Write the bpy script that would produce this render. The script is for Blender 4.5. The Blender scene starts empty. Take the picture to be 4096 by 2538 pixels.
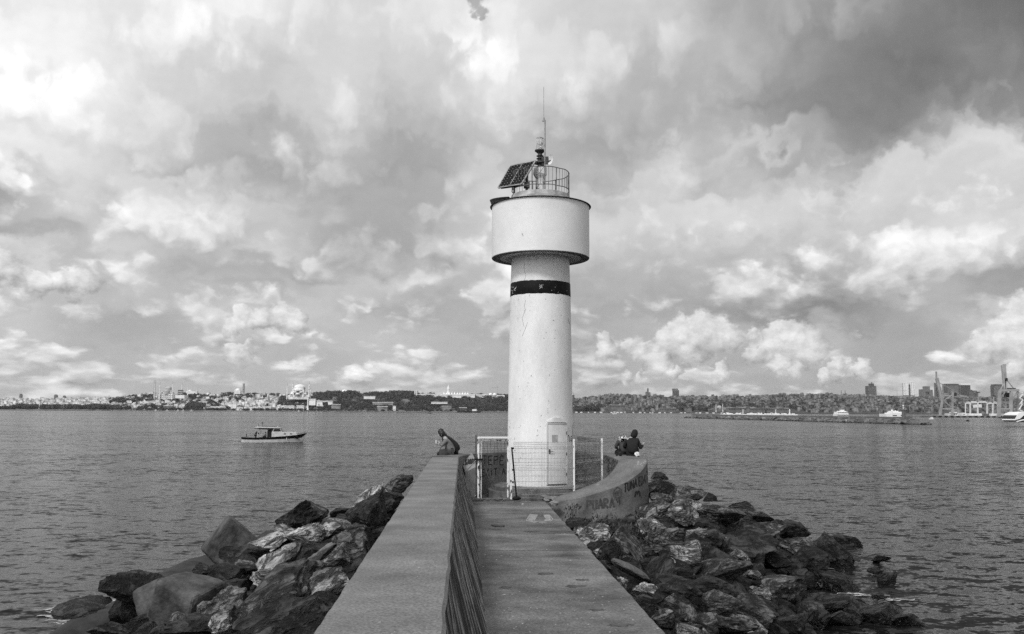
import bpy, bmesh, math, random
import numpy as np
from mathutils import Vector, Matrix, noise as mnoise
from mathutils.bvhtree import BVHTree
random.seed(7)
PI = math.pi
S = bpy.context.scene
COL = S.collection

# ------------------------------------------------------------------ camera
F = 3500.0; PW, PH = 4096.0, 2538.0
EYE = Vector((0, 0, 4.8))
YAW, PITCH, ROLL = -math.radians(3.17), math.radians(6.13), math.radians(0.26)
RM = Matrix.Rotation(YAW, 3, 'Z') @ Matrix.Rotation(PI/2 + PITCH, 3, 'X') @ Matrix.Rotation(ROLL, 3, 'Z')
cd = bpy.data.cameras.new('camera'); cam = bpy.data.objects.new('camera', cd); COL.objects.link(cam)
cd.sensor_width = 36; cd.lens = 36*F/PW; cd.clip_start = 0.1; cd.clip_end = 60000
cam.matrix_world = Matrix.Translation(EYE) @ RM.to_4x4()
S.camera = cam

def ray(px, py):
    return RM @ Vector(((px - PW/2)/F, (PH/2 - py)/F, -1.0))
def at(px, py, Y):
    d = ray(px, py); return EYE + d*(Y/d.y)
def onz(px, py, z):
    d = ray(px, py); return EYE + d*((z - EYE.z)/d.z)
def proj(P):
    d = RM.inverted() @ (Vector(P) - EYE); return (PW/2 - F*d.x/d.z, PH/2 + F*d.y/d.z)

# ------------------------------------------------------------------ sun
SAZ, SEL = math.radians(147), math.radians(46)      # anticlockwise from +Y, elevation
sd = Vector((-math.sin(SAZ)*math.cos(SEL), math.cos(SAZ)*math.cos(SEL), math.sin(SEL)))
ld = bpy.data.lights.new('sun', 'SUN'); ld.energy = 1.9; ld.angle = math.radians(9); ld.color = (1, 1, 1)
sun = bpy.data.objects.new('sun', ld); COL.objects.link(sun)
sun.rotation_euler = (-sd).to_track_quat('-Z', 'Y').to_euler()
S.view_settings.view_transform = 'Standard'; S.view_settings.look = 'None'
S.view_settings.exposure = 0.0; S.view_settings.gamma = 1.0
S.cycles.max_bounces = 5; S.cycles.diffuse_bounces = 2; S.cycles.glossy_bounces = 3
S.cycles.transparent_max_bounces = 6; S.cycles.volume_bounces = 0
S.cycles.use_denoising = False

# ------------------------------------------------------------------ sky
GP = """238 248 245 235 228 240 232 250 250 225 212 212 222 238 238 205 242 215 210 215 215 212 180 172 165 170 168 158 140 125 120 115 110
238 240 245 238 230 236 238 250 250 228 213 218 222 240 236 215 240 213 208 212 210 208 178 168 160 158 150 142 132 128 122 118 112
252 245 246 232 228 222 230 232 228 216 214 224 240 225 240 250 235 208 215 208 205 202 190 180 168 150 140 135 128 125 130 125 115
253 253 254 240 222 222 214 216 215 210 215 218 215 222 214 222 250 215 228 205 195 185 192 188 172 152 148 128 120 122 138 138 122
242 250 253 246 222 218 216 204 205 202 225 216 212 210 206 215 240 222 230 195 184 180 188 180 165 150 145 125 118 115 135 132 130
240 228 236 246 225 212 210 208 198 212 212 214 212 208 208 230 240 220 205 185 182 180 180 160 150 142 138 132 126 124 125 140 150
248 232 228 240 216 216 212 206 205 212 208 204 202 198 200 218 215 210 190 186 186 176 178 178 160 140 135 132 125 135 145 165 200
245 240 226 226 222 216 198 188 192 202 204 190 188 196 190 208 205 188 172 168 170 172 195 198 205 185 150 145 145 155 195 215 225
240 246 240 224 200 185 180 176 180 178 190 186 170 172 176 190 188 178 168 164 178 218 210 190 165 170 160 148 142 195 222 225 228
200 238 225 218 218 222 205 175 168 168 175 178 165 168 172 225 195 180 195 205 212 215 185 200 185 172 195 205 215 218 222 228 225
165 200 222 205 225 230 228 220 205 190 180 175 180 172 185 210 225 205 200 205 215 210 205 195 215 215 218 222 218 215 212 208 215
170 220 222 198 205 225 222 215 210 205 185 180 175 175 180 222 225 220 220 215 222 225 228 228 222 218 218 220 215 212 218 235 200
168 182 190 220 210 205 205 210 190 205 172 170 180 180 205 200 222 225 225 222 205 225 222 225 220 215 215 212 208 225 230 235 235
235 185 178 215 222 195 192 192 225 220 180 175 168 168 185 215 215 222 225 215 195 200 212 200 205 208 200 200 198 225 222 232 225
205 245 242 180 215 175 188 178 188 180 172 200 215 218 225 180 200 215 200 195 190 192 200 190 200 178 180 192 205 210 195 178 172
195 195 205 205 222 205 205 200 190 195 205 210 200 190 195 195 200 195 178 195 185 185 190 175 178 165 158 175 185 190 160 152 150
215 215 190 188 180 195 200 225 225 220 210 190 178 180 185 190 190 185 178 182 178 180 170 158 155 140 138 148 172 195 205 208 215
205 228 185 182 180 182 190 195 185 205 215 205 205 205 195 185 190 185 185 185 200 212 212 190 205 212 195 175 180 185 205 225 235
205 195 195 195 195 205 205 212 195 195 185 205 215 200 190 200 190 185 190 185 190 195 185 190 205 205 200 185 172 172 182 195 195
188 200 195 192 195 195 192 195 195 198 195 195 198 205 198 190 188 185 182 188 195 190 185 190 198 195 185 180 180 190 200 202 205
195 195 195 195 195 195 193 193 194 194 194 193 193 193 192 190 185 184 184 183 183 183 182 182 181 180 180 179 178 178 178 178 178"""
GRID = np.array([[float(v) for v in r.split()] for r in GP.split('\n')])
def lin(v):
    v = v/255.0
    return ((v + .055)/1.055)**2.4 if v > .04045 else v/12.92
def gsample(px, py):
    x = min(max(px/128.0, 0), 31.999); y = min(max(py/80.0, 0), 19.999)
    i, j = int(x), int(y); u, v = x - i, y - j
    return lin((GRID[j, i]*(1-u) + GRID[j, i+1]*u)*(1-v) + (GRID[j+1, i]*(1-u) + GRID[j+1, i+1]*u)*v)
def angles(px, py):
    d = ray(px, py).normalized(); return math.atan2(d.x, d.y), math.asin(d.z)

W = bpy.data.worlds.new('World'); S.world = W; W.use_nodes = True
nt = W.node_tree; nt.nodes.clear()
class NG:
    def __init__(s, nt): s.nt = nt
    def n(s, t, **kw):
        x = s.nt.nodes.new(t)
        for k, v in kw.items(): setattr(x, k, v)
        return x
    def put(s, sock, v):
        if isinstance(v, bpy.types.NodeSocket): s.nt.links.new(v, sock)
        else: sock.default_value = v
    def m(s, op, a, b=0.0, c=0.0, clamp=False):
        x = s.n('ShaderNodeMath', operation=op, use_clamp=clamp)
        s.put(x.inputs[0], a); s.put(x.inputs[1], b); s.put(x.inputs[2], c)
        return x.outputs[0]
    def vm(s, op, a, b=(0, 0, 0), out=0):
        x = s.n('ShaderNodeVectorMath', operation=op)
        s.put(x.inputs[0], a); s.put(x.inputs[1], b)
        return x.outputs[out]
    def noise(s, vec, scale, detail=5, rough=.5, dist=0, col=False):
        x = s.n('ShaderNodeTexNoise'); s.put(x.inputs['Vector'], vec)
        x.inputs['Scale'].default_value = scale; x.inputs['Detail'].default_value = detail
        x.inputs['Roughness'].default_value = rough; x.inputs['Distortion'].default_value = dist
        return x.outputs['Color' if col else 'Fac']
    def smooth(s, v, a, b):
        x = s.n('ShaderNodeMapRange', interpolation_type='SMOOTHSTEP'); s.put(x.inputs['Value'], v)
        x.inputs['From Min'].default_value = a; x.inputs['From Max'].default_value = b
        return x.outputs['Result']
    def mapr(s, v, a, b, c, d):
        x = s.n('ShaderNodeMapRange'); s.put(x.inputs['Value'], v)
        for k, q in zip(('From Min', 'From Max', 'To Min', 'To Max'), (a, b, c, d)): x.inputs[k].default_value = q
        return x.outputs['Result']
    def lerp(s, f, a, b):
        x = s.n('ShaderNodeMix', data_type='FLOAT'); s.put(x.inputs[0], f); s.put(x.inputs[2], a); s.put(x.inputs[3], b)
        return x.outputs[0]
    def xyz(s, x, y, z=0.0):
        c = s.n('ShaderNodeCombineXYZ'); s.put(c.inputs[0], x); s.put(c.inputs[1], y); s.put(c.inputs[2], z); return c.outputs[0]
g = NG(nt)
tc = g.n('ShaderNodeTexCoord').outputs['Generated']
sp = g.n('ShaderNodeSeparateXYZ'); g.put(sp.inputs[0], g.vm('NORMALIZE', tc))
az = g.m('ARCTAN2', sp.outputs[0], sp.outputs[1]); el = g.m('ARCSINE', sp.outputs[2])
P0 = g.xyz(az, g.m('MULTIPLY', el, 1.25))
wn = g.noise(P0, 13, 6, .55, col=True)
wf = g.noise(P0, 42, 5, .6, col=True)
def warp(v, nz, amp):
    o = g.vm('SUBTRACT', nz, (.5, .5, .5)); sc = g.n('ShaderNodeVectorMath', operation='SCALE')
    g.put(sc.inputs[0], o); sc.inputs['Scale'].default_value = amp
    return g.vm('ADD', v, sc.outputs[0])
# layered cumulus: fractal density in a cloud-layer projection, lit from above
elq = g.m('MAXIMUM', el, -.04)
Q0 = g.xyz(g.m('MULTIPLY', az, 4.6), g.m('MULTIPLY', g.m('LOGARITHM', g.m('ADD', elq, .09), math.e), 1.5))
Qw = warp(Q0, g.noise(Q0, 3.0, 5, .6, col=True), .22)
def dens(v):
    a = g.noise(v, 1.7, 9, .56)
    vo = g.n('ShaderNodeTexVoronoi', feature='SMOOTH_F1'); g.put(vo.inputs['Vector'], v); vo.inputs['Scale'].default_value = 4.2; vo.inputs['Smoothness'].default_value = .35
    vo.inputs['Detail'].default_value = 2.0; vo.inputs['Roughness'].default_value = .55
    return g.m('ADD', a, g.m('MULTIPLY', g.m('SUBTRACT', .45, vo.outputs['Distance']), .26))
d0 = dens(Qw); d1 = dens(g.vm('ADD', Qw, (-.035, .10, 0)))
cm = g.smooth(d0, .335, .47)
rel = g.m('SUBTRACT', d0, d1)
dsh = g.m('MULTIPLY', g.m('SUBTRACT', d0, .40), g.mapr(el, .02, .25, .09, .18))
P1 = warp(warp(g.xyz(g.m('ADD', az, g.m('MULTIPLY', dsh, .35)), g.m('ADD', el, dsh)), wn, .05), wf, .018)
s1 = g.n('ShaderNodeSeparateXYZ'); g.put(s1.inputs[0], P1)
azw, elw = s1.outputs[0], s1.outputs[1]
A0, A1, NC = -.50, .62, 32
E0, E1, NR = -.01, .47, 26
azn = g.mapr(azw, A0, A1, 0, 1); de = (E1 - E0)/(NR - 1)
elc = g.m('MINIMUM', g.m('MAXIMUM', elw, E0), E1)
acc = None
for j in range(NR):
    e = E0 + j*de
    r = g.n('ShaderNodeValToRGB'); cr = r.color_ramp; cr.interpolation = 'LINEAR'
    for i in range(NC):
        f = i/(NC - 1); a = A0 + (A1 - A0)*f
        q = proj(EYE + Vector((math.sin(a)*math.cos(e), math.cos(a)*math.cos(e), math.sin(e))))
        v = gsample(*q)
        el_ = cr.elements[0] if i == 0 else (cr.elements[1] if i == 1 else cr.elements.new(f))
        el_.position = f; el_.color = (v, v, v, 1)
    for i, q_ in enumerate(sorted(cr.elements, key=lambda z: z.position)): pass
    g.put(r.inputs[0], azn)
    w = g.m('MULTIPLY_ADD', g.m('ABSOLUTE', g.m('SUBTRACT', elc, e)), -1/de, 1.0, clamp=True)
    w = g.smooth(w, 0, 1)
    t = g.m('MULTIPLY', r.outputs[0], w)
    acc = t if acc is None else g.m('ADD', acc, t)
Pd = g.xyz(az, g.m('MULTIPLY', el, 1.3))
fine = g.noise(Pd, 36, 6, .62)
fine2 = g.noise(g.vm('ADD', Pd, (-.004, .008, 0)), 36, 6, .62)
relf = g.m('SUBTRACT', fine, fine2)
sig = g.lerp(cm, -.16, g.m('ADD', .04, g.m('MULTIPLY', rel, 3.0)))
amp = g.mapr(el, .08, .28, .95, .26)
base = g.m('MULTIPLY', acc, g.m('ADD', 1.0, g.m('ADD', g.m('MULTIPLY', sig, amp), g.m('MULTIPLY', relf, .12))))
# separate cumulus heaps near the horizon and on the left
BL = [(2430,1365,42),(2418,1420,48),(2530,1392,42),(2575,1425,38),(2660,1375,70),(2740,1360,85),(2830,1350,90),(2910,1355,72),(2770,1430,50),
 (3010,1350,45),(3130,1340,72),(3175,1375,90),(3090,1415,70),(3240,1405,75),(3020,1440,50),(2640,1460,45),
 (3940,1385,60),(4010,1345,80),(4090,1290,95),(4096,1380,80),(20,1085,72),(165,1140,52),(240,1125,60),(320,1130,62),
 (970,1262,48),(1060,1275,55),(1150,1268,66),(1200,1300,50),(930,1295,42),(950,1402,50),(1000,1395,40),
 (2500,1500,32),(2560,1508,26),(2700,1505,32),(2880,1492,38),(3130,1482,36),(3180,1490,30),(3370,1478,42),(3450,1475,38),(3320,1512,30),
 (4050,1490,44),(1788,142,26),(1880,100,30),(1925,115,28)]
DK = [(1898,10,44),(1915,62,34),(1935,98,22)]
Pb = warp(warp(g.xyz(az, el), wn, .034), wf, .032)
fld = None; sh = None
for (bx, by, br) in BL:
    if br <= 0 or by < 300: continue
    a, e = angles(bx, by); rr = br/F*1.12
    d = g.vm('DISTANCE', Pb, (a, e, 0), out=1)
    f = g.m('MULTIPLY_ADD', d, -1/rr, 1.0)
    d2 = g.vm('DISTANCE', Pb, (a - .25*rr, e + .45*rr, 0), out=1)
    f2 = g.m('MULTIPLY_ADD', d2, -1/rr, 1.0)
    fld = f if fld is None else g.m('MAXIMUM', fld, f)
    sh = f2 if sh is None else g.m('MAXIMUM', sh, f2)
dkf = None
for (bx, by, br) in DK:
    a, e = angles(bx, by)
    f = g.m('MULTIPLY_ADD', g.vm('DISTANCE', Pb, (a, e, 0), out=1), -1/(br/F*1.2), 1.0); dkf = f if dkf is None else g.m('MAXIMUM', dkf, f)
base = g.lerp(g.m('MULTIPLY', g.smooth(dkf, 0, .5), .7), base, .28)
mask = g.smooth(fld, -.02, .22)
bright = g.m('ADD', g.mapr(sh, -.15, .7, .42, .86), g.m('MULTIPLY', relf, .9))
tot = g.lerp(g.m('MULTIPLY', mask, .78), base, bright)
# zenith and behind: broken overcast
up = g.smooth(el, .47, .8)
ov = g.mapr(g.noise(Pd, 3, 6, .55), .3, .7, .42, .78)
tot = g.lerp(up, tot, ov)
bk = g.smooth(sp.outputs[1], .2, -.5); tot = g.m('MULTIPLY', tot, g.mapr(bk, 0, 1, 1, 1.4))
glow = g.vm('DISTANCE', g.vm('NORMALIZE', tc), tuple(sd), out=1)
tot = g.m('ADD', tot, g.m('MULTIPLY', g.m('POWER', g.smooth(glow, 1.15, 0.0), 2.0), 1.2))
below = g.smooth(el, -.02, -.12)
tot = g.lerp(below, tot, .12)
sk = g.n('ShaderNodeTexSky', sky_type='NISHITA', sun_disc=False, sun_elevation=SEL, sun_rotation=-SAZ)
bw = g.n('ShaderNodeRGBToBW'); g.put(bw.inputs[0], sk.outputs[0])
tot = g.m('ADD', g.m('MULTIPLY', tot, 10.0), g.m('MULTIPLY', bw.outputs[0], .02))
bg = g.n('ShaderNodeBackground'); g.put(bg.inputs[0], tot); bg.inputs[1].default_value = .1
wo = g.n('ShaderNodeOutputWorld'); nt.links.new(bg.outputs[0], wo.inputs[0])
W.cycles.sampling_method = 'MANUAL'; W.cycles.sample_map_resolution = 2048; S.cycles.use_light_tree = False

# ------------------------------------------------------------------ helpers
def tag(o, label=None, cat=None, group=None, kind=None):
    if label: o['label'] = label
    if cat: o['category'] = cat
    if group: o['group'] = group
    if kind: o['kind'] = kind
    return o
def empty(name, loc, label, cat, group=None):
    o = bpy.data.objects.new(name, None); COL.objects.link(o); o.location = loc; o.empty_display_size = .2
    return tag(o, label, cat, group)
def mesh(name, V, Fc, mats, smooth=False, midx=None):
    me = bpy.data.meshes.new(name); me.from_pydata([tuple(v) for v in V], [], Fc)
    for m_ in (mats if isinstance(mats, (list, tuple)) else [mats]): me.materials.append(m_)
    if smooth: me.polygons.foreach_set('use_smooth', [True]*len(me.polygons))
    if midx: me.polygons.foreach_set('material_index', midx)
    me.update(); return me
def link(name, me, parent=None, loc=None):
    o = bpy.data.objects.new(name, me); COL.objects.link(o)
    if loc is not None: o.location = loc
    if parent:
        o.parent = parent
        if parent.parent is None: o.matrix_parent_inverse = Matrix.Translation(-parent.location)
    return o
class MB:
    def __init__(s): s.V = []; s.F = []; s.mi = []; s.cur = 0
    def add(s, V, Fc):
        b = len(s.V); s.V += [Vector(v) for v in V]; s.F += [tuple(b + i for i in f) for f in Fc]; s.mi += [s.cur]*len(Fc); return s
    def box(s, c, size, M=None):
        x, y, z = size[0]/2, size[1]/2, size[2]/2; c = Vector(c)
        V = [Vector((i*x, j*y, k*z)) for i in (-1, 1) for j in (-1, 1) for k in (-1, 1)]
        if M: V = [M @ v for v in V]
        return s.add([c + v for v in V], [(0, 1, 3, 2), (4, 6, 7, 5), (0, 4, 5, 1), (2, 3, 7, 6), (0, 2, 6, 4), (1, 5, 7, 3)])
    def bar(s, a, b, r, n=6, r2=None):
        a, b = Vector(a), Vector(b); d = b - a
        if d.length < 1e-6: return s
        q = d.to_track_quat('Z', 'Y'); r2 = r if r2 is None else r2
        V = []
        for (p, rr) in ((a, r), (b, r2)):
            for i in range(n): V.append(p + q @ Vector((rr*math.cos(2*PI*i/n), rr*math.sin(2*PI*i/n), 0)))
        Fc = [(i, (i+1) % n, n + (i+1) % n, n + i) for i in range(n)] + [tuple(range(n))[::-1], tuple(range(n, 2*n))]
        return s.add(V, Fc)
    def beam(s, a, b, w, h=None):
        a, b = Vector(a), Vector(b); d = b - a; h = h or w
        M = d.to_track_quat('Z', 'Y').to_matrix()
        return s.box((a + b)/2, (w, h, d.length), M)
    def tube(s, P, r, n=6):
        for a, b in zip(P[:-1], P[1:]): s.bar(a, b, r, n)
        return s
    def lathe(s, c, prof, n=32, a0=0, a1=2*PI):
        c = Vector(c); V = []; full = abs(a1 - a0 - 2*PI) < 1e-6; m_ = n if full else n + 1
        for (r, z) in prof:
            for i in range(m_):
                a = a0 + (a1 - a0)*i/n; V.append(c + Vector((r*math.cos(a), r*math.sin(a), z)))
        Fc = []
        for k in range(len(prof) - 1):
            for i in range(n):
                j = (i + 1) % m_; Fc.append((k*m_ + i, k*m_ + j, (k+1)*m_ + j, (k+1)*m_ + i))
        if full:
            Fc.append(tuple(range(n))[::-1]); Fc.append(tuple((len(prof)-1)*n + i for i in range(n)))
        return s.add(V, Fc)
    def prism(s, base, z0, z1):
        n = len(base); V = [Vector((p[0], p[1], z0)) for p in base] + [Vector((p[0], p[1], z1)) for p in base]
        return s.add(V, [(i, (i+1) % n, n + (i+1) % n, n + i) for i in range(n)] + [tuple(range(n))[::-1], tuple(range(n, 2*n))])
    def ext(s, poly, off):
        """polygon (3D points) swept by a vector"""
        n = len(poly); off = Vector(off); V = [Vector(p) for p in poly] + [Vector(p) + off for p in poly]
        return s.add(V, [(i, (i+1) % n, n + (i+1) % n, n + i) for i in range(n)] + [tuple(range(n))[::-1], tuple(range(n, 2*n))])
    def ball(s, c, r, seg=12, ring=8, sc=(1, 1, 1)):
        c = Vector(c); prof = [(max(r*math.sin(PI*k/ring), 1e-4), -r*math.cos(PI*k/ring)) for k in range(ring + 1)]
        b = MB().lathe((0, 0, 0), prof, seg); return s.add([c + Vector((v.x*sc[0], v.y*sc[1], v.z*sc[2])) for v in b.V], b.F)
    def build(s, name, mats, parent=None, smooth=False, loc=None):
        me = mesh(name, s.V, s.F, mats, smooth, s.mi if isinstance(mats, (list, tuple)) and len(mats) > 1 else None)
        bm = bmesh.new(); bm.from_mesh(me); bmesh.ops.recalc_face_normals(bm, faces=bm.faces); bm.to_mesh(me); bm.free()
        if smooth:
            try: me.set_sharp_from_angle(angle=math.radians(35))
            except Exception: pass
        return link(name, me, parent, loc)

# ------------------------------------------------------------------ materials
def gmat(name, lo, hi, scale=2.0, detail=6, rough=.8, bump=0.0, bscale=30, stretch=(1, 1, 1), rot=None, contrast=(.35, .65), metal=0, spec=.4,
         fine=0.0, fscale=60, speck=None, objrand=0.0, wet=None, coord='Object', dist=0.0, bdist=.02, vein=0):
    m = bpy.data.materials.new(name); m.use_nodes = True; q = NG(m.node_tree)
    b = m.node_tree.nodes['Principled BSDF']
    v = q.n('ShaderNodeTexCoord').outputs[coord]
    if rot is not None:
        vr = q.n('ShaderNodeVectorRotate', rotation_type='EULER_XYZ'); q.put(vr.inputs[0], v); vr.inputs['Rotation'].default_value = rot; v = vr.outputs[0]
    oi = None
    if objrand:
        oi = q.n('ShaderNodeObjectInfo').outputs['Random']
        v = q.vm('ADD', v, q.xyz(q.m('MULTIPLY', oi, 57.0), q.m('MULTIPLY', oi, 31.0), q.m('MULTIPLY', oi, 11.0)))
    vs = q.vm('MULTIPLY', v, stretch)
    n = q.noise(vs, scale, detail, .6, dist)
    c = q.mapr(n, contrast[0], contrast[1], lo, hi)
    if fine:
        c = q.m('MULTIPLY', c, q.mapr(q.noise(vs, fscale, 3, .6), .3, .7, 1 - fine, 1 + fine))
    if speck:
        k = q.smooth(q.noise(v, speck[0], 2, .5), speck[1], speck[1] + .03); c = q.lerp(k, c, speck[2])
    if vein:
        rn = q.m('ABSOLUTE', q.m('SUBTRACT', q.noise(vs, vein, 6, .65, .8), .5))
        c = q.m('MULTIPLY', c, q.mapr(rn, 0, .045, .25, 1.0))
        pn = q.smooth(q.noise(q.vm('ADD', vs, (9, 4, 2)), vein*.8, 6, .7, 1.2), .60, .68); c = q.m('MULTIPLY', c, q.mapr(pn, 0, 1, 1, 1.6))
        hb = q.mapr(rn, 0, .06, 0, 1)
    if objrand:
        c = q.m('MULTIPLY', c, q.mapr(oi, 0, 1, 1 - objrand, 1 + objrand))
    r = rough
    if wet is not None:
        gz = q.n('ShaderNodeSeparateXYZ'); q.put(gz.inputs[0], q.n('ShaderNodeNewGeometry').outputs['Position'])
        wz = q.m('ADD', gz.outputs[2], q.m('MULTIPLY', q.noise(v, 1.5, 4), .5))
        k = q.smooth(wz, wet + .25, wet - .1); c = q.m('MULTIPLY', c, q.mapr(k, 0, 1, 1, .28)); r = q.mapr(k, 0, 1, rough, .35)
    cc = q.n('ShaderNodeCombineColor')
    for i in range(3): q.put(cc.inputs[i], c)
    q.put(b.inputs['Base Color'], cc.outputs[0]); q.put(b.inputs['Roughness'], r)
    b.inputs['Metallic'].default_value = metal; b.inputs['Specular IOR Level'].default_value = spec
    if bump:
        bp = q.n('ShaderNodeBump'); bp.inputs['Strength'].default_value = bump; bp.inputs['Distance'].default_value = bdist
        hh = q.m('ADD', q.noise(vs, bscale, 6, .6), q.m('MULTIPLY', q.noise(vs, scale*2, 5, .6), 1.5))
        if vein: hh = q.m('ADD', hh, q.m('MULTIPLY', hb, 1.2))
        q.put(bp.inputs['Height'], hh)
        q.put(b.inputs['Normal'], bp.outputs[0])
    return m
def flat(name, c, rough=.7, metal=0): return gmat(name, c*.85, c*1.15, 3, 4, rough, metal=metal)

M = {}
M['paint'] = gmat('white_render', .60, .78, 1.1, 8, .6, bump=.12, bscale=16, stretch=(1, 1, .5), contrast=(.25, .6), fine=.05, fscale=14, speck=(9, .70, .35))
M['drum'] = gmat('white_sheet_paint', .66, .76, .7, 6, .55, bump=.05, bscale=4, contrast=(.3, .6), fine=.03, fscale=10, speck=(7, .74, .4))
M['under'] = gmat('dark_underside', .14, .3, 1.5, 6, .8)  # underside toned darker than the drum sides
M['black'] = gmat('black_paint', .004, .010, 6, 6, .6, spec=.15, bump=.1, bscale=30)
M['iron'] = gmat('dark_rusty_iron', .02, .09, 12, 6, .7, bump=.2)
M['rail'] = gmat('weathered_rail', .04, .22, 6, 6, .7)
M['galv'] = gmat('galvanised_wire', .18, .4, 6, 5, .5, metal=0)
M['peel'] = gmat('peeling_white_paint', .03, .75, 9, 7, .7, bump=.4, bscale=30, contrast=(.40, .46), stretch=(1.3, 1.3, .45))
M['post'] = gmat('white_post_paint', .05, .72, 5, 7, .7, contrast=(.33, .40))
M['plinth'] = gmat('plinth_concrete', .05, .16, 3, 8, .85, bump=.3, bscale=25, fine=.2)
M['oldpaint'] = gmat('flaking_pedestal_paint', .12, .68, 5, 8, .8, bump=.4, contrast=(.38, .46))
M['curb'] = gmat('weathered_curb', .2, .5, 3, 7, .85, bump=.3)
M['wtop'] = gmat('wall_top_concrete', .105, .20, 1.3, 12, .9, bump=.35, bscale=38, fine=.45, fscale=42, speck=(24, .73, .45), contrast=(.3, .7), stretch=(1, 1.1, 1))
M['wface'] = gmat('streaked_wall_face', .003, .30, .8, 12, .9, bump=.8, bscale=6, dist=.5, rot=(math.radians(-31), 0, 0), stretch=(3, .6, 10), contrast=(.46, .62), bdist=.05, fine=.95, fscale=2.6)
M['walk'] = gmat('walkway_concrete', .04, .18, .9, 12, .9, bump=.35, bscale=38, fine=.5, fscale=36, speck=(19, .71, .5), contrast=(.3, .66), stretch=(.9, 1.15, 1))
M['ring'] = gmat('round_wall_concrete', .07, .18, 1.4, 9, .9, bump=.35, bscale=30, fine=.3, fscale=25)
M['ringtop'] = gmat('round_wall_top', .09, .16, 1.4, 9, .9, bump=.35, bscale=30, fine=.3, fscale=25)
M['spray'] = gmat('black_spray_paint', .006, .02, 20, 3, .8)
M['spray2'] = gmat('faded_spray_paint', .035, .075, 20, 3, .8)
M['chalk'] = gmat('faded_white_paint', .13, .30, 9, 6, .9, contrast=(.3, .6))
M['boatw'] = flat('weathered_boat_white', .48, .5)
M['white'] = flat('white_paint', .72, .5)
M['dark'] = flat('dark_cloth', .012, .9)
M['hair'] = flat('black_hair', .01, .5)
M['skin'] = flat('skin', .32, .6)
M['greyc'] = gmat('grey_jacket', .11, .19, 8, 5, .9)
M['dgrey'] = gmat('dark_grey_jacket', .035, .06, 8, 5, .9)
M['glassy'] = flat('dark_glass', .02, .12)
M['cells'] = gmat('solar_cells', .004, .008, 6, 3, .5, spec=.12)
M['rock'] = gmat('rock', .012, .20, 1.5, 10, .8, bump=1.0, bscale=7, stretch=(1, 1.5, 1.9), contrast=(.36, .70), objrand=.3, wet=.45, dist=.5, fine=.45, fscale=8, bdist=.09, vein=1.7)
M['rockl'] = gmat('pale_rock', .045, .50, 1.4, 10, .8, bump=1.0, bscale=7, stretch=(1, 1.5, 1.9), contrast=(.36, .68), objrand=.25, wet=.4, dist=.6, fine=.4, fscale=8, bdist=.09, vein=1.7)
M['rockd'] = gmat('dark_rock', .006, .07, 1.5, 10, .7, bump=1.0, bscale=7, stretch=(1, 1.4, 1.8), contrast=(.40, .76), objrand=.35, wet=.5, dist=.5, fine=.45, fscale=8, bdist=.09, vein=1.7)
M['block'] = gmat('smooth_concrete_block', .018, .13, 1.6, 12, .85, bump=.8, bscale=9, contrast=(.34, .68), objrand=.2, wet=.4, fine=.3, fscale=12, bdist=.03)
M['mound'] = gmat('mound_stone', .006, .035, 2, 8, .9, bump=1, bscale=6)
M['brock'] = gmat('breakwater_rock', .03, .22, .35, 6, .85, bump=.6, bscale=2, objrand=.35, contrast=(.35, .65), wet=.5, bdist=.2)
M['bwall'] = gmat('breakwater_concrete', .11, .17, .3, 6, .85)
# ------------------------------------------------------------------ sea
def sea():
    m = bpy.data.materials.new('sea_water'); m.use_nodes = True; q = NG(m.node_tree); b = m.node_tree.nodes['Principled BSDF']
    v = q.n('ShaderNodeTexCoord').outputs['Object']
    b.inputs['Base Color'].default_value = (.012, .012, .012, 1); b.inputs['IOR'].default_value = 1.2
    b.inputs['Roughness'].default_value = .12
    lane = q.noise(q.vm('MULTIPLY', v, (.0022, .010, 1)), 1, 5, .6)
    lane2 = q.noise(q.vm('MULTIPLY', v, (.012, .05, 1)), 1, 5, .6)
    amp = q.m('MULTIPLY', q.mapr(lane, .35, .65, .45, 1.4), q.mapr(lane2, .3, .7, .6, 1.4))
    def slope(sc_, st, k, det=3):
        c = q.noise(q.vm('MULTIPLY', v, st), sc_, det, .55, .3, col=True)
        o = q.n('ShaderNodeVectorMath', operation='MULTIPLY'); q.put(o.inputs[0], q.vm('SUBTRACT', c, (.5, .5, .5))); o.inputs[1].default_value = (k*.8, k*1.15, 0); return o.outputs[0]
    sl = q.vm('ADD', q.vm('ADD', slope(.4, (.5, 1, 1), .8), slope(2.3, (.6, 1, 1), 2.3)), slope(8.0, (.7, 1, 1), 1.5, 2))
    o_ = q.n('ShaderNodeVectorMath', operation='SCALE'); q.put(o_.inputs[0], sl); q.put(o_.inputs['Scale'], amp)
    q.put(b.inputs['Normal'], q.vm('NORMALIZE', q.vm('ADD', o_.outputs[0], (0, 0, 1))))
    mb = MB()
    R = [0, 30, 120, 500, 2000, 8000, 30000]; n = 48; V = [(0, 0, 0)]; Fc = []
    for r in R[1:]:
        V += [(r*math.cos(2*PI*i/n), r*math.sin(2*PI*i/n), 0) for i in range(n)]
    for i in range(n): Fc.append((0, 1 + i, 1 + (i+1) % n))
    for k in range(len(R) - 2):
        for i in range(n):
            j = (i+1) % n; a = 1 + k*n; c = a + n; Fc.append((a + i, c + i, c + j, a + j))
    o = link('sea', mesh('sea', V, Fc, m)); tag(o, kind='structure')
sea()

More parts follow.
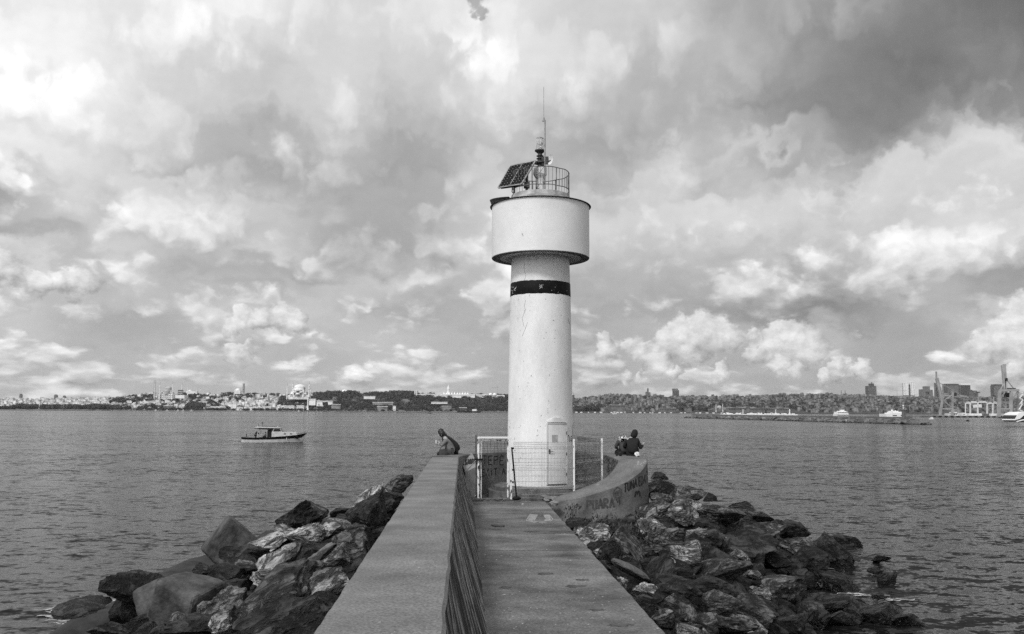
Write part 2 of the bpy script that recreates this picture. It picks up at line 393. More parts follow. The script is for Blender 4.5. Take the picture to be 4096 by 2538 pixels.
# ------------------------------------------------------------------ surface marks by ray
class Surf:
    def __init__(s, objs):
        V = []; Fc = []
        for o in objs:
            b = len(V); V += [v.co.copy() for v in o.data.vertices]; o.data.calc_loop_triangles(); Fc += [tuple(b + i for i in p.vertices) for p in o.data.loop_triangles]
        s.t = BVHTree.FromPolygons(V, Fc)
    def hit(s, px, py):
        d = ray(px, py).normalized(); p, n, i, _ = s.t.ray_cast(EYE, d)
        if p is None: return None
        if n.dot(d) > 0: n = -n
        return p, n
def ribbon(mb, surf, pts, w, off=.004, step=4.0):
    P = []
    for a, b in zip(pts[:-1], pts[1:]):
        k = max(1, int(math.dist(a, b)/step))
        P += [(a[0] + (b[0]-a[0])*i/k, a[1] + (b[1]-a[1])*i/k) for i in range(k)]
    P.append(pts[-1]); H = [surf.hit(*p) for p in P]; H = [h for h in H if h]
    if len(H) < 2: return
    V = []; Fc = []
    for i, (p, n) in enumerate(H):
        a = H[max(i-1, 0)][0]; b = H[min(i+1, len(H)-1)][0]; t = (b - a)
        s_ = t.cross(n).normalized()*w/2*(.85 + .3*random.random()); V += [p + n*off - s_, p + n*off + s_]
    for i in range(len(H) - 1):
        if (H[i+1][0] - H[i][0]).length < .8: Fc.append((2*i, 2*i+2, 2*i+3, 2*i+1))
    mb.add(V, Fc)
FONT = {'T': [[(0,1),(1,1)],[(.5,1),(.5,0)]], 'U': [[(.05,1),(.08,.2),(.4,0),(.8,.1),(.95,1)]], 'N': [[(0,0),(.05,1),(.9,0),(.95,1)]],
 'A': [[(0,0),(.5,1),(1,0)],[(.22,.42),(.8,.42)]], 'E': [[(.9,1),(.05,1),(0,0),(.9,0)],[(.03,.52),(.75,.52)]], 'D': [[(0,0),(0,1),(.6,.95),(1,.5),(.6,.05),(0,0)]],
 'P': [[(0,0),(.03,1),(.8,.95),(.9,.65),(.05,.45)]], 'K': [[(0,0),(0,1)],[(.9,1),(.03,.45),(.95,0)]], 'I': [[(.5,0),(.5,.8)],[(.45,1),(.55,1.04)]], 'R': [[(0,0),(0,1),(.8,.9),(.8,.6),(.05,.5),(.95,0)]],
 'M': [[(0,0),(.1,1),(.5,.3),(.9,1),(1,0)]], 'S': [[(.9,.9),(.4,1),(.05,.75),(.9,.3),(.6,0),(0,.1)]], 'C': [[(.95,.85),(.5,1),(.05,.6),(.1,.15),(.5,0),(.95,.15)]],
 'B': [[(0,0),(0,1),(.7,.9),(.1,.55),(.85,.3),(0,0)]], 'O': [[(.5,1),(.05,.6),(.2,.05),(.8,.05),(.95,.6),(.5,1)]], 'L': [[(0,1),(0,0),(.8,0)]], '6': [[(.8,1),(.1,.6),(.1,.1),(.8,.05),(.85,.5),(.1,.45)]],
 'h': [[(0,1.35),(.08,0)],[(.05,.5),(.5,.65),(.75,.4),(.8,0)]], 'a': [[(.8,.6),(.2,.55),(.05,.15),(.4,0),(.8,.45),(.9,0)]], 'l': [[(.2,1.6),(.25,0)]],
 '2': [[(.05,.8),(.5,1),(.9,.75),(.05,0),(1,0)]], '0': [[(.5,1),(.05,.6),(.2,.05),(.8,.05),(.95,.6),(.5,1)]], '1': [[(.3,.8),(.55,1),(.55,0)]], '8': [[(.5,.52),(.1,.8),(.5,1),(.9,.8),(.1,.25),(.5,0),(.9,.25),(.5,.52)]],
 'heart': [[(0,0),(.1,.8),(.35,.95),(.5,.5),(.7,.95),(.95,.75),(1,0)]], ' ': []}
def text(mb, surf, letters, x0, y0, x1, y1, h, w, slant=0.0, gap=.25):
    """letters along the baseline (x0,y0)->(x1,y1), h pixels tall"""
    n = len(letters)
    for k, ch in enumerate(letters):
        for st in FONT[ch]:
            pts = []
            for (u, v) in st:
                t = (k + u*(1 - gap))/n; pts.append((x0 + (x1-x0)*t + slant*v*h, y0 + (y1-y0)*t - v*h))
            ribbon(mb, surf, pts, w)
def scribble(mb, surf, x0, y0, x1, y1, n, w, seed):
    r = random.Random(seed)
    for _ in range(n):
        x = r.uniform(x0, x1); y = r.uniform(y0, y1); p = [(x, y)]
        for _ in range(r.randint(2, 4)):
            x += r.uniform(-9, 11); y += r.uniform(-14, 14); p.append((min(max(x, x0), x1), min(max(y, y0), y1)))
        ribbon(mb, surf, p, w)

ZW, ZT, LY = 2.04, 3.34, 30.5
# ------------------------------------------------------------------ walkway
def jit(a=.012): return random.uniform(-a, a)
def walkway():
    mb = MB(); V = []; Fc = []; Y = -1.0; rows = []
    while Y < 27.35: rows.append(Y); Y += .12
    for y in rows:
        w = .035*(mnoise.noise(Vector((y*2.1, 3, 0)))) + .02*mnoise.noise(Vector((y*9, 1, 0)))
        xr = 2.58 + w
        for (x, z) in ((.2, ZW), (.9, ZW), (1.7, ZW), (xr - .03, ZW), (xr, ZW - .03), (xr + .03, ZW - .35), (xr - .1, ZW - .9)): V.append((x, y, z))
    for i in range(len(rows) - 1):
        for k in range(6): Fc.append((i*7 + k, i*7 + k + 1, (i+1)*7 + k + 1, (i+1)*7 + k))
    e = (len(rows)-1)*7
    V += [(.2, rows[-1], 1), (2.5, rows[-1], 1)]; Fc.append(tuple([e + k for k in range(7)] + [len(V)-1, len(V)-2]))
    mb.add(V, Fc); o = mb.build('walkway', M['walk']); tag(o, kind='structure')
    return o
wk = walkway()
fl = MB().prism([(2.42 + 2.5*math.cos(a), 29.7 + 2.9*math.sin(a)) for a in [2*PI*i/48 for i in range(48)]], 1.0, ZW - .16).build('terrace_floor', M['plinth']); tag(fl, kind='structure')
sf = Surf([wk])
def smark(name, par, mat, fn, kind=None):
    mb = MB(); fn(mb); o = mb.build(name, mat, par)
    if kind: tag(o, kind=kind)
    return o
smark('painted_letter', wk, M['chalk'], lambda mb: (ribbon(mb, sf, [(2150, 2060), (2134, 2088), (2165, 2092), (2200, 2088), (2212, 2078), (2196, 2060)], .035),
      ribbon(mb, sf, [(2122, 2058), (2106, 2085), (2135, 2092)], .05), ribbon(mb, sf, [(2137, 2059), (2119, 2084), (2150, 2091), (2185, 2090)], .17), ribbon(mb, sf, [(2184, 2060), (2194, 2078), (2186, 2086)], .14), ribbon(mb, sf, [(2136, 2034), (2168, 2038)], .04)))
def stains(mb):
    for (x, y, w, h, s) in [(2250, 2130, 62, 9, 1), (2125, 2128, 30, 3, 2), (1990, 2106, 30, 3, 3), (1985, 2117, 26, 3, 4), (2300, 2345, 50, 5, 5), (2330, 2320, 30, 4, 6), (2480, 2500, 60, 7, 7), (2180, 2295, 40, 6, 8), (2020, 2350, 30, 7, 9), (2390, 2440, 40, 4, 10)]:
        r = random.Random(s); n = 48; P = []
        for i in range(n):
            a = 2*PI*i/n; q = .8 + .6*mnoise.noise(Vector((math.cos(a)*1.6, math.sin(a)*1.6, s*7.0))) + .45*mnoise.noise(Vector((math.cos(a)*6, math.sin(a)*6, s*3.0)))
            P.append(onz(x + w*q*math.cos(a), y + h*q*math.sin(a), ZW + .004))
        c = sum(P, Vector())/n; mb.add([c] + P, [(0, i + 1, (i+1) % n + 1) for i in range(n)])
M['stain'] = gmat('damp_stain', .02, .085, 4, 6, .7)
smark('stain', wk, M['stain'], stains)
def jointline(mb):
    ribbon(mb, sf, [(1950, 2203), (2385, 2203)], .02, .003, 10)
smark('expansion_joint', wk, M['stain'], jointline)

# ------------------------------------------------------------------ straight sea wall
sw = empty('sea_wall', (-.5, 12, ZW), 'long straight concrete wall with flat top and streaked inner face beside the walkway', 'wall')
def seawall():
    rows = []; Y = -1.0
    while Y < 28.35: rows.append(Y); Y += .1
    T = []; A = []; nA = 0
    for y in rows:
        a = .012*mnoise.noise(Vector((y*2, 0, 0))) + .008*mnoise.noise(Vector((y*11, 5, 0)))
        b = .014*mnoise.noise(Vector((y*1.7, 9, 0))) + .010*mnoise.noise(Vector((y*10, 7, 0)))
        T += [(-1.15, y, .2), (-.99 + a, y, ZT - .05), (-.965 + a, y, ZT - .01), (-.6, y, ZT), (-.3, y, ZT), (-.135 + b, y, ZT - .004), (-.107 + b, y, ZT - .035)]
        A += [(-.105 + b*.7, y, ZT - .04)] + [(-.105 + (.34 + .105)*t**1.15 + .006*mnoise.noise(Vector((y*6, t*7, 3))), y, ZT - .04 - (ZT - .04 - ZW + .02)*t) for t in (.15, .35, .55, .75, 1)]
    n = len(rows)
    o = MB().add(T, [(i*7 + k, (i+1)*7 + k, (i+1)*7 + k + 1, i*7 + k + 1) for i in range(n-1) for k in range(6)]).build('wall_top', M['wtop'], sw, smooth=True)
    f = MB().add(A, [(i*6 + k, (i+1)*6 + k, (i+1)*6 + k + 1, i*6 + k + 1) for i in range(n-1) for k in range(5)]).build('inner_face', M['wface'], sw, smooth=True)
    return o, f
wt, wf_ = seawall(); st = Surf([wt])
smark('expansion_joint', wt, M['stain'], lambda mb: (ribbon(mb, st, [(1655, 1935), (1835, 1935)], .02, .003, 6), ribbon(mb, st, [(1718, 1852), (1838, 1852)], .015, .003, 6)))

# ------------------------------------------------------------------ round parapet wall
rw = empty('parapet_wall', (2.5, 29, ZW), 'curved concrete parapet round the lighthouse, sloping down to the walkway, sprayed with black graffiti', 'wall')
OUT = [(2212, 2008, 26.6), (2262, 1999, 26.52), (2315, 1989, 26.5), (2360, 1978.5, 26.48), (2397, 1967, 26.5), (2440, 1953, 26.52), (2479, 1938, 26.6), (2512, 1922, 26.7), (2540, 1903, 26.85), (2560, 1888, 27.0), (2573, 1873, 27.25), (2583, 1857, 27.55), (2589, 1842, 27.9)]
INN = [(2212, 1993, 26.95), (2243, 1982, 27.1), (2274, 1971, 27.25), (2316, 1956.5, 27.4), (2356, 1942, 27.5), (2384, 1931, 27.55), (2405, 1920, 27.62), (2424, 1908, 27.68), (2440, 1893, 27.75), (2452, 1880, 27.82), (2462, 1866, 27.92), (2470, 1852, 28.05), (2475, 1838, 28.3)]
def ring():
    O = [at(*p) for p in OUT]; I = [at(*p) for p in INN]
    for k in range(1, 49):
        th = PI*k/48
        O.append(Vector((2.52 + 3.52*math.cos(th), 28.3 + 4.9*math.sin(th), ZT))); I.append(Vector((2.45 + 2.56*math.cos(th), 28.3 + 3.9*math.sin(th), ZT)))
    for k in range(13, 18):
        O[k].z = min(ZT, O[12].z + (ZT - O[12].z)*(k-12)/5); I[k].z = min(ZT, I[12].z + (ZT - I[12].z)*(k-12)/5)
    c = Vector((2.5, 29, 0)); T = []; OF = []; IF = []
    for i, (o, q) in enumerate(zip(O, I)):
        d = (o - c); d.z = 0; d.normalize(); nz = .012*mnoise.noise(Vector((i*.9, 0, 4)))
        m1 = o.lerp(q, .33); m2 = o.lerp(q, .66); e = .03
        T += [o + d*nz - Vector((0, 0, e)), o.lerp(q, .04) + Vector((0, 0, nz)), m1 + Vector((0, 0, .01)), m2 + Vector((0, 0, .01)), q.lerp(o, .04), q - Vector((0, 0, e))]
        OF += [o + d*nz - Vector((0, 0, e)), Vector((o.x, o.y, 1.6)) + d*.05, Vector((o.x, o.y, .1)) + d*.12]
        IF += [q - Vector((0, 0, e)), Vector((q.x, q.y, (q.z + 1.6)/2)) - d*.0, Vector((q.x, q.y, 1.6))]
    n = len(O)
    t = MB().add(T, [(i*6+k, (i+1)*6+k, (i+1)*6+k+1, i*6+k+1) for i in range(n-1) for k in range(5)]).build('wall_top', M['ringtop'], rw, smooth=True)
    f = MB().add(OF, [(i*3+k, (i+1)*3+k, (i+1)*3+k+1, i*3+k+1) for i in range(n-1) for k in range(2)] + [(0, 1, 2)]).add([OF[0], IF[0], IF[2], OF[2]], [(0, 1, 2, 3)]).build('outer_face', M['ring'], rw, smooth=True)
    g_ = MB().add(IF, [(i*3+k, (i+1)*3+k, (i+1)*3+k+1, i*3+k+1) for i in range(n-1) for k in range(2)]).build('inner_face', M['ring'], rw, smooth=True)
    a, b, c_, d_, e_ = at(1840, 1813, 30.5), at(1888, 1813, 30.5), at(1907, 1850, 29.8), at(1903, 1869, 29.5), at(1862, 1889, 29.2)
    f_ = at(1841, 1835, 29.9)
    top = [a, b, c_, d_, e_, f_]; bot = [Vector((p.x, p.y, 1.6)) for p in top]
    M['blk'] = gmat('pale_cement', .16, .26, 2, 7, .85, fine=.2, fscale=30)
    bl = MB().add(top + bot, [(0, 1, 2, 3, 4, 5)] + [(i, (i+1) % 6, 6 + (i+1) % 6, 6 + i) for i in range(6)]).build('sloped_end', M['blk'], rw)
    return t, f, g_, bl
rt, rf, ri, rb = ring()
so, si, sb, stp = Surf([rf]), Surf([ri]), Surf([rb]), Surf([rt])
gf = lambda par, fn, mat='spray', name='graffiti': smark(name, par, M[mat], fn)
gf(rf, lambda mb: (text(mb, so, ['T', 'U', 'N', 'A'], 2497, 1972, 2551, 1946, 34, .05, .0), text(mb, so, ['E', 'D', 'A'], 2555, 1945, 2584, 1932, 34, .045, .0), text(mb, so, ['heart'], 2540, 1989, 2566, 1985, 22, .06),
     ribbon(mb, so, [(2565, 1988), (2566, 1992)], .05)))
gf(rf, lambda mb: (scribble(mb, so, 2583, 1880, 2590, 1985, 14, .022, 5), ribbon(mb, so, [(2466, 1998), (2470, 2012)], .03), ribbon(mb, so, [(2479, 1994), (2479, 2020)], .025), ribbon(mb, so, [(2474, 1999), (2475, 2010)], .02)))
gf(rf, lambda mb: (text(mb, so, ['P', 'U', 'A', 'R', 'A'], 2348, 2042, 2462, 2030, 38, .07), text(mb, so, ['6', 'P'], 2461, 1984, 2482, 1980, 18, .04), ribbon(mb, so, [(2451, 1975), (2489, 1970)], .04),
     ribbon(mb, so, [(2470, 1950), (2486, 1960), (2484, 1985), (2468, 1996), (2455, 1984), (2457, 1962), (2470, 1950)], .04), text(mb, so, ['a', 'a'], 2405, 2085, 2440, 2082, 12, .04), scribble(mb, so, 2296, 2022, 2330, 2030, 5, .03, 9)), 'spray2')
gf(ri, lambda mb: (text(mb, si, ['T', 'E', 'P', 'E'], 1930, 1858, 2022, 1860, 34, .035), text(mb, si, ['E', 'K', 'I', 'T', ' ', 'A'], 1928, 1905, 2024, 1898, 26, .035)), 'spray')
gf(ri, lambda mb: (scribble(mb, si, 2312, 1830, 2402, 1915, 60, .03, 3), scribble(mb, si, 2414, 1825, 2470, 1890, 40, .035, 4), scribble(mb, si, 1990, 1815, 2020, 1832, 6, .02, 8)), 'spray2')
gf(rb, lambda mb: text(mb, sb, ['C', 'S', '2', '0', '1', '8'], 1850, 1862, 1898, 1856, 22, .05, .25))
gf(rt, lambda mb: (scribble(mb, stp, 2552, 1845, 2584, 1864, 12, .03, 12), ribbon(mb, stp, [(2383, 1941), (2390, 1938), (2396, 1939)], .07)), 'chalk', 'paint_mark')

# ------------------------------------------------------------------ lighthouse
def zx(px, py): return at(px, py, LY)
LX = zx(2161, 1700).x
LC = Vector((LX, LY, 0))
def rad(wpx, py): return abs(at(2161 + wpx/2, py, LY).x - at(2161 - wpx/2, py, LY).x)/2
def zz(py): return at(2161, py, LY).z
lh = empty('lighthouse', (LX, LY, ZW - .16), 'white round lighthouse with a wide drum head and one black band behind the wire fence', 'lighthouse')
z0 = 2.29; r0 = rad(267, 1930); zb0, zb1 = zz(1190), zz(1138); zd0, zd1 = zz(1037), zz(833)
rb0, rb1 = rad(240, 1197), rad(237, 1144); rc1 = rad(230, 1050); rdm = rad(388, 930)
prof = [(r0, z0)]
for t in (.25, .5, .75): prof.append((r0 + (rb0 - r0)*t, z0 + (zb0 - z0)*t))
prof += [(rb0, zb0), (rb1, zb1), (rc1, zd0 + .02)]
shaft = MB().lathe(LC, prof, 96).build('shaft', M['paint'], lh, smooth=True)
# band with wavy hand-painted edges
V = []; n = 180
for i in range(n):
    a = 2*PI*i/n; w0 = .018*mnoise.noise(Vector((math.cos(a)*6, math.sin(a)*6, 1))) + .01*mnoise.noise(Vector((math.cos(a)*22, math.sin(a)*22, 1))); w1 = .018*mnoise.noise(Vector((math.cos(a)*6, math.sin(a)*6, 9))) + .012*mnoise.noise(Vector((math.cos(a)*20, math.sin(a)*20, 7)))
    for (r, z) in ((rb0 + .002, zb0 + w0), (rb0 + .006, zb0 + w0 + .01), (rb1 + .006, zb1 + w1 - .01), (rb1 + .002, zb1 + w1)): V.append((LX + r*math.cos(a), LY + r*math.sin(a), z))
MB().add(V, [(i*4 + k, ((i+1) % n)*4 + k, ((i+1) % n)*4 + k + 1, i*4 + k + 1) for i in range(n) for k in range(3)]).build('painted_band', M['black'], lh, smooth=True)
drum = MB().lathe(LC, [(rdm - .01, zd0), (rdm, zd0 + .012), (rdm, zd1)], 128).build('drum', M['drum'], lh, smooth=True)
MB().lathe(LC, [(rc1 - .05, zd0 + .01), (rdm - .03, zd0 - .006), (rdm - .012, zd0 - .006), (rdm - .012, zd0 + .01)], 96).build('drum_underside', M['under'], lh, smooth=True)
rr = rad(402, 829)
MB().lathe(LC, [(rdm - .02, zd1 - .02), (rr - .02, zd1 - .004), (rr, zd1 + .006), (rr - .01, zd1 + .018), (.3, zd1 + .1)], 128).build('roof_rim', M['iron'], lh, smooth=True)
# bent-up loose piece of the rim
a0 = PI + .1; mbp = MB(); V = []
for i in range(9):
    a = a0 + .75*i/8; up = .16*(1 - i/8)
    V += [(LX + (rr - .04)*math.cos(a), LY + (rr - .04)*math.sin(a), zd1 + .02), (LX + (rr + .03)*math.cos(a), LY + (rr + .03)*math.sin(a), zd1 + .04 + up), (LX + (rr + .03)*math.cos(a), LY + (rr + .03)*math.sin(a), zd1 + .055 + up), (LX + (rr - .04)*math.cos(a), LY + (rr - .04)*math.sin(a), zd1 + .035)]
mbp.add(V, [(i*4 + k, (i+1)*4 + k, (i+1)*4 + (k+1) % 4, i*4 + (k+1) % 4) for i in range(8) for k in range(4)] + [(0, 1, 2, 3)]).build('loose_flashing', M['iron'], lh)
rq = rad(268, 800); rp = rad(232, 790); zc = zz(800)
MB().lathe(LC, [(rq, zd1 + .02), (rq - .02, zc - .06), (rp + .02, zc - .03), (rp, zc + .12), (rp - .08, zc + .14), (.2, zc + .14)], 72).build('roof_curb', M['curb'], lh, smooth=True)
# railing
rg = rad(228, 740); zr0 = zc + .14; zr1 = zz(697)
rl = MB()
def hoop(r, z, t, a0=0, a1=2*PI, n=64):
    P = [LC + Vector((r*math.cos(a0 + (a1-a0)*i/n), r*math.sin(a0 + (a1-a0)*i/n), z + .008*math.sin(i*.9))) for i in range(n + 1)]; rl.tube(P, t, 5)
hoop(rg, zr1, .016); hoop(rg, zr0 + .17, .016)
for i in range(44):
    a = 2*PI*i/44 + .05; rl.bar(LC + Vector((rg*math.cos(a), rg*math.sin(a), zr0 + (.0 if i % 6 == 0 else .15))), LC + Vector((rg*math.cos(a + jit(.01)), rg*math.sin(a), zr1)), .018 if i % 6 == 0 else .0075, 5)
rl.build('railing', M['rail'], lh)
# pedestal, lantern
zl = lambda py: zz(py); rw_ = lambda w, py: rad(w, py)
LXp = zx(2161, 700).x; PC = Vector((zx(2160, 700).x, LY, 0))
MB().lathe(PC, [(rw_(40, 770), zr0 - .02), (rw_(35, 760), zr0 + .05), (rw_(35, 716), zl(716)), (rw_(54, 700), zl(700)), (rw_(54, 672), zl(672)), (.05, zl(671))], 12).build('lamp_pedestal', M['oldpaint'], lh)
nk = MB().lathe(PC, [(.09, zl(671)), (.09, zl(655)), (.23, zl(655)), (.23, zl(651)), (.08, zl(650)), (.08, zl(612)), (.05, zl(611))], 20)
for py in (646, 636, 625): nk.lathe(PC, [(.07, zl(py + 1.5)), (.13, zl(py + 1)), (.13, zl(py - .6)), (.07, zl(py - 1.5))], 20)
nk.build('lantern_neck', M['iron'], lh, smooth=True)
MB().lathe(PC, [(.07, zl(616)), (.12, zl(612)), (.17, zl(607)), (.19, zl(606)), (.19, zl(602)), (.15, zl(601))], 24).build('lantern_base', M['iron'], lh, smooth=True)
gm = bpy.data.materials.new('lantern_glass'); gm.use_nodes = True; b_ = gm.node_tree.nodes['Principled BSDF']
b_.inputs['Transmission Weight'].default_value = .8; b_.inputs['Roughness'].default_value = .12; b_.inputs['Base Color'].default_value = (.75, .75, .75, 1); b_.inputs['IOR'].default_value = 1.15
MB().lathe(PC, [(.155, zl(601)), (.152, zl(585)), (.146, zl(560)), (.13, zl(554)), (.08, zl(551)), (.01, zl(550))], 28).build('lantern_glass', gm, lh, smooth=True)
MB().lathe(PC, [(.05, zl(600)), (.07, zl(592)), (.04, zl(586)), (.09, zl(578)), (.09, zl(572)), (.01, zl(570))], 16).build('lamp_bulb', M['white'], lh, smooth=True)
mp = zx(2178, 700).x
mst = MB().bar((mp, LY - .15, zr0), (mp, LY - .15, zl(486)), .028, 8).bar((mp - .04, LY - .15, zl(492)), (mp - .04, LY - .15, zl(477)), .03, 8)
mst.bar((mp - .04, LY - .15, zl(478)), (mp - .045, LY - .15, zl(354)), .008, 5).bar((mp - .1, LY - .15, zl(490)), (mp + .02, LY - .15, zl(490)), .02)
mst.build('antenna_mast', M['galv'], lh)
dc = at(2205, 640, LY - .35)
dm = Vector((-.95, -.55, .05)).normalized()
dq = dm.to_track_quat('Z', 'Y').to_matrix()
dv = MB(); prof_ = [(0.001, 0), (.06, .004), (.12, .016), (.17, .035), (.18, .042), (.17, .028), (.1, .004), (.001, -.01)]
tmp = MB().lathe((0, 0, 0), prof_, 24); dd = MB().add([dc + dq @ v*1.0 for v in tmp.V], tmp.F).build('dish_antenna', M['white'], lh, smooth=True)
MB().box(at(2173, 646, LY - .1), (.13, .14, .3)).box(at(2188, 643, LY - .2), (.1, .12, .26)).bar(at(2184, 650, LY - .2), at(2203, 642, LY - .33), .02).build('antenna_bracket', M['iron'], lh)
# wires hanging
MB().tube([at(2148, 672, LY - .3), at(2153, 688, LY - .35), at(2158, 692, LY - .36), at(2166, 682, LY - .35), at(2176, 668, LY - .3)], .008, 5).build('cable', M['iron'], lh)
# solar panel
TL, TR, BR, BL_ = at(2041, 665, 30.75), at(2142, 644, 30.1), at(2087, 737, 29.7), at(1992, 752, 30.3)
nrm = (TR - TL).cross(BL_ - TL).normalized()
if nrm.dot(EYE - TL) < 0: nrm = -nrm
pan = MB().ext([TL, TR, BR, BL_], -nrm*.045).build('solar_panel', M['cells'], lh)
def bil(u, v): return (TL*(1-u) + TR*u)*(1-v) + (BL_*(1-u) + BR*u)*v
fr = MB()
for a, b in ((TL, TR), (TR, BR), (BR, BL_), (BL_, TL), (bil(.5, 0), bil(.5, 1))): fr.beam(a + nrm*.004, b + nrm*.004, .045 if (a - b).length > 0 and a != bil(.5, 0) else .025, .03)
fr.build('panel_frame', M['galv'], pan)
dt = MB()
for i in range(8):
    for j in range(9):
        c = bil(.5*(i//4) + .5*((i % 4) + .5)/4 if True else 0, (j + .5)/9) + nrm*.004
        u = (TR - TL).normalized()*.016; v = (BL_ - TL).normalized()*.016; dt.add([c - u, c - v, c + u, c + v], [(0, 1, 2, 3)])
dt.build('cell_grid', M['curb'], pan)
ps = zx(2103, 760).x
MB().bar((ps, LY - .5, zr0), (ps, LY - .5, zl(690)), .05, 8).beam((ps, LY - .5, zl(757)), BL_.lerp(BR, .1) - nrm*.05, .035).beam((ps, LY - .5, zl(757)), BR - nrm*.05, .035).beam((ps, LY - .5, zl(715)), bil(.6, .3) - nrm*.05, .035).box((ps, LY - .5, zl(757)), (.2, .2, .2)).build('panel_stand', M['iron'], lh)
# plinth steps
zf = ZW - .16
MB().lathe(LC, [(1.82, zf), (1.80, ZW + .09), (1.5, ZW + .10)], 72).build('plinth', M['plinth'], lh, smooth=True)
MB().lathe(LC, [(1.62, ZW + .08), (1.60, z0 - .03), (1.56, z0), (1.0, z0 + .004)], 72).build('plinth', M['plinth'], lh, smooth=True)
# door on the curve
def cyl(a, z, r): return LC + Vector((r*math.sin(a), -r*math.cos(a), z))
def patch(mb, a0, a1, za, zb, ri_, ro, n=10):
    V = []
    for i in range(n + 1):
        a = a0 + (a1 - a0)*i/n
        V += [cyl(a, za, ri_), cyl(a, za, ro), cyl(a, zb, ro), cyl(a, zb, ri_)]
    mb.add(V, [(i*4 + k, (i+1)*4 + k, (i+1)*4 + (k+1) % 4, i*4 + (k+1) % 4) for i in range(n) for k in range(4)] + [(0, 1, 2, 3), (n*4, n*4+1, n*4+2, n*4+3)])
ang = lambda px: math.asin(min(.99, (px - 2161)/133.0))
da0, da1 = ang(2179), ang(2252); dz0, dz1 = z0 + .1, at(2200, 1697, LY - 1).z
M['doorp'] = gmat('pale_door_paint', .62, .76, 2, 6, .5, fine=.06, speck=(12, .68, .5)); rd = r0 + .012
mb = MB(); patch(mb, da0, da1, dz0, dz1, rd - .1, rd); door = mb.build('door', M['doorp'], lh)
mb = MB(); patch(mb, da0 - .05, da0 - .012, dz0 - .02, dz1 + .04, rd - .1, rd + .02, 2); patch(mb, da1 + .01, da1 + .05, dz0 - .02, dz1 + .04, rd - .1, rd + .02, 2); patch(mb, da0 - .012, da1 + .01, dz1 + .012, dz1 + .045, rd - .1, rd + .02); mb.build('door_frame', M['doorp'], door)
mb = MB(); patch(mb, da0 - .012, da1 + .01, dz0 - .035, dz0 - .003, rd - .1, rd + .008); patch(mb, da0 - .012, da0 - .002, dz0, dz1 + .01, rd - .12, rd + .004, 2); patch(mb, da1 + .002, da1 + .01, dz0, dz1 + .01, rd - .12, rd + .004, 2); patch(mb, da0 - .01, da1 + .01, dz1 + .001, dz1 + .011, rd - .12, rd + .002); mb.build('door_gap', M['iron'], door)
mb = MB(); patch(mb, da0 + .12, da0 + .3, at(2200, 1769, LY - 1).z, at(2200, 1740, LY - 1).z, rd, rd + .006, 3); mb.build('paper_notice', gmat('grey_paper', .3, .42, 4, 4, .8), door)
hz = at(2178, 1806, LY - 1).z
mb = MB(); patch(mb, da0 + .02, da0 + .07, hz - .07, hz + .07, rd, rd + .02, 2); mb.bar(cyl(da0 + .045, hz, rd), cyl(da0 + .045, hz, rd + .06), .015); mb.bar(cyl(da0 + .045, hz, rd + .06), cyl(da0 + .14, hz, rd + .06), .012); mb.build('handle', M['iron'], door)
for zz_ in (dz0 + .3, (dz0 + dz1)/2, dz1 - .3): MB().bar(cyl(da1 + .005, zz_ - .05, rd + .015), cyl(da1 + .005, zz_ + .05, rd + .015), .014).build('hinge', M['iron'], door)
# rough hood over the door
V = []; n = 12
for i in range(n + 1):
    a = da0 - .02 + (da1 - da0 + .04)*i/n; hgt = .03 + .13*math.sin(PI*i/n)**.6*(1 + .3*mnoise.noise(Vector((i*.8, 0, 0))))
    V += [cyl(a, dz1 + .06, rd - .08), cyl(a, dz1 + .06, rd + .035), cyl(a, dz1 + .06 + hgt, rd - .004), cyl(a, dz1 + .06 + hgt, rd - .08)]
MB().add(V, [(i*4 + k, (i+1)*4 + k, (i+1)*4 + (k+1) % 4, i*4 + (k+1) % 4) for i in range(n) for k in range(4)]).build('door_hood', gmat('rough_render', .42, .6, 5, 6, .9, bump=.5), lh)
ss = Surf([shaft]); gf(lh, lambda mb: (text(mb, ss, ['h'], 2269, 1770, 2284, 1768, 42, .035), text(mb, ss, ['a'], 2282, 1768, 2291, 1766, 36, .03), ribbon(mb, ss, [(2289, 1702), (2291, 1768)], .03), ribbon(mb, ss, [(2293.5, 1697), (2294, 1760)], .05)))
M['crk'] = gmat('hairline_crack', .18, .3, 5, 3, .9)
for pts in ([(2101, 1052), (2097, 1075), (2100, 1095), (2103, 1107), (2094, 1125)], [(2101, 1200), (2099, 1228), (2104, 1240), (2092, 1262), (2090, 1278), (2096, 1310)], [(2110, 1290), (2104, 1312), (2096, 1325), (2090, 1345)]):
    smark('crack', lh, M['crk'], lambda mb: ribbon(mb, ss, [(x + jit(2), y) for x, y in pts], .012, .002))
def chips(mb):
    r = random.Random(2)
    for _ in range(46):
        x = r.uniform(2035, 2290); y = r.uniform(1060, 1920)
        ribbon(mb, ss, [(x, y), (x + r.uniform(-2, 2), y + r.uniform(2, 9))], r.uniform(.006, .018), .002)
    for (x, y) in [(2275, 1282), (2277, 1290), (2274, 1275), (2038, 1705), (2160, 1120), (2164, 1127)]: ribbon(mb, ss, [(x, y), (x + 1, y + 9)], .03, .004)
smark('chipped_paint', lh, gmat('bare_render', .2, .35, 5, 3, .9), chips)
sbnd = Surf([bpy.data.objects['painted_band']])
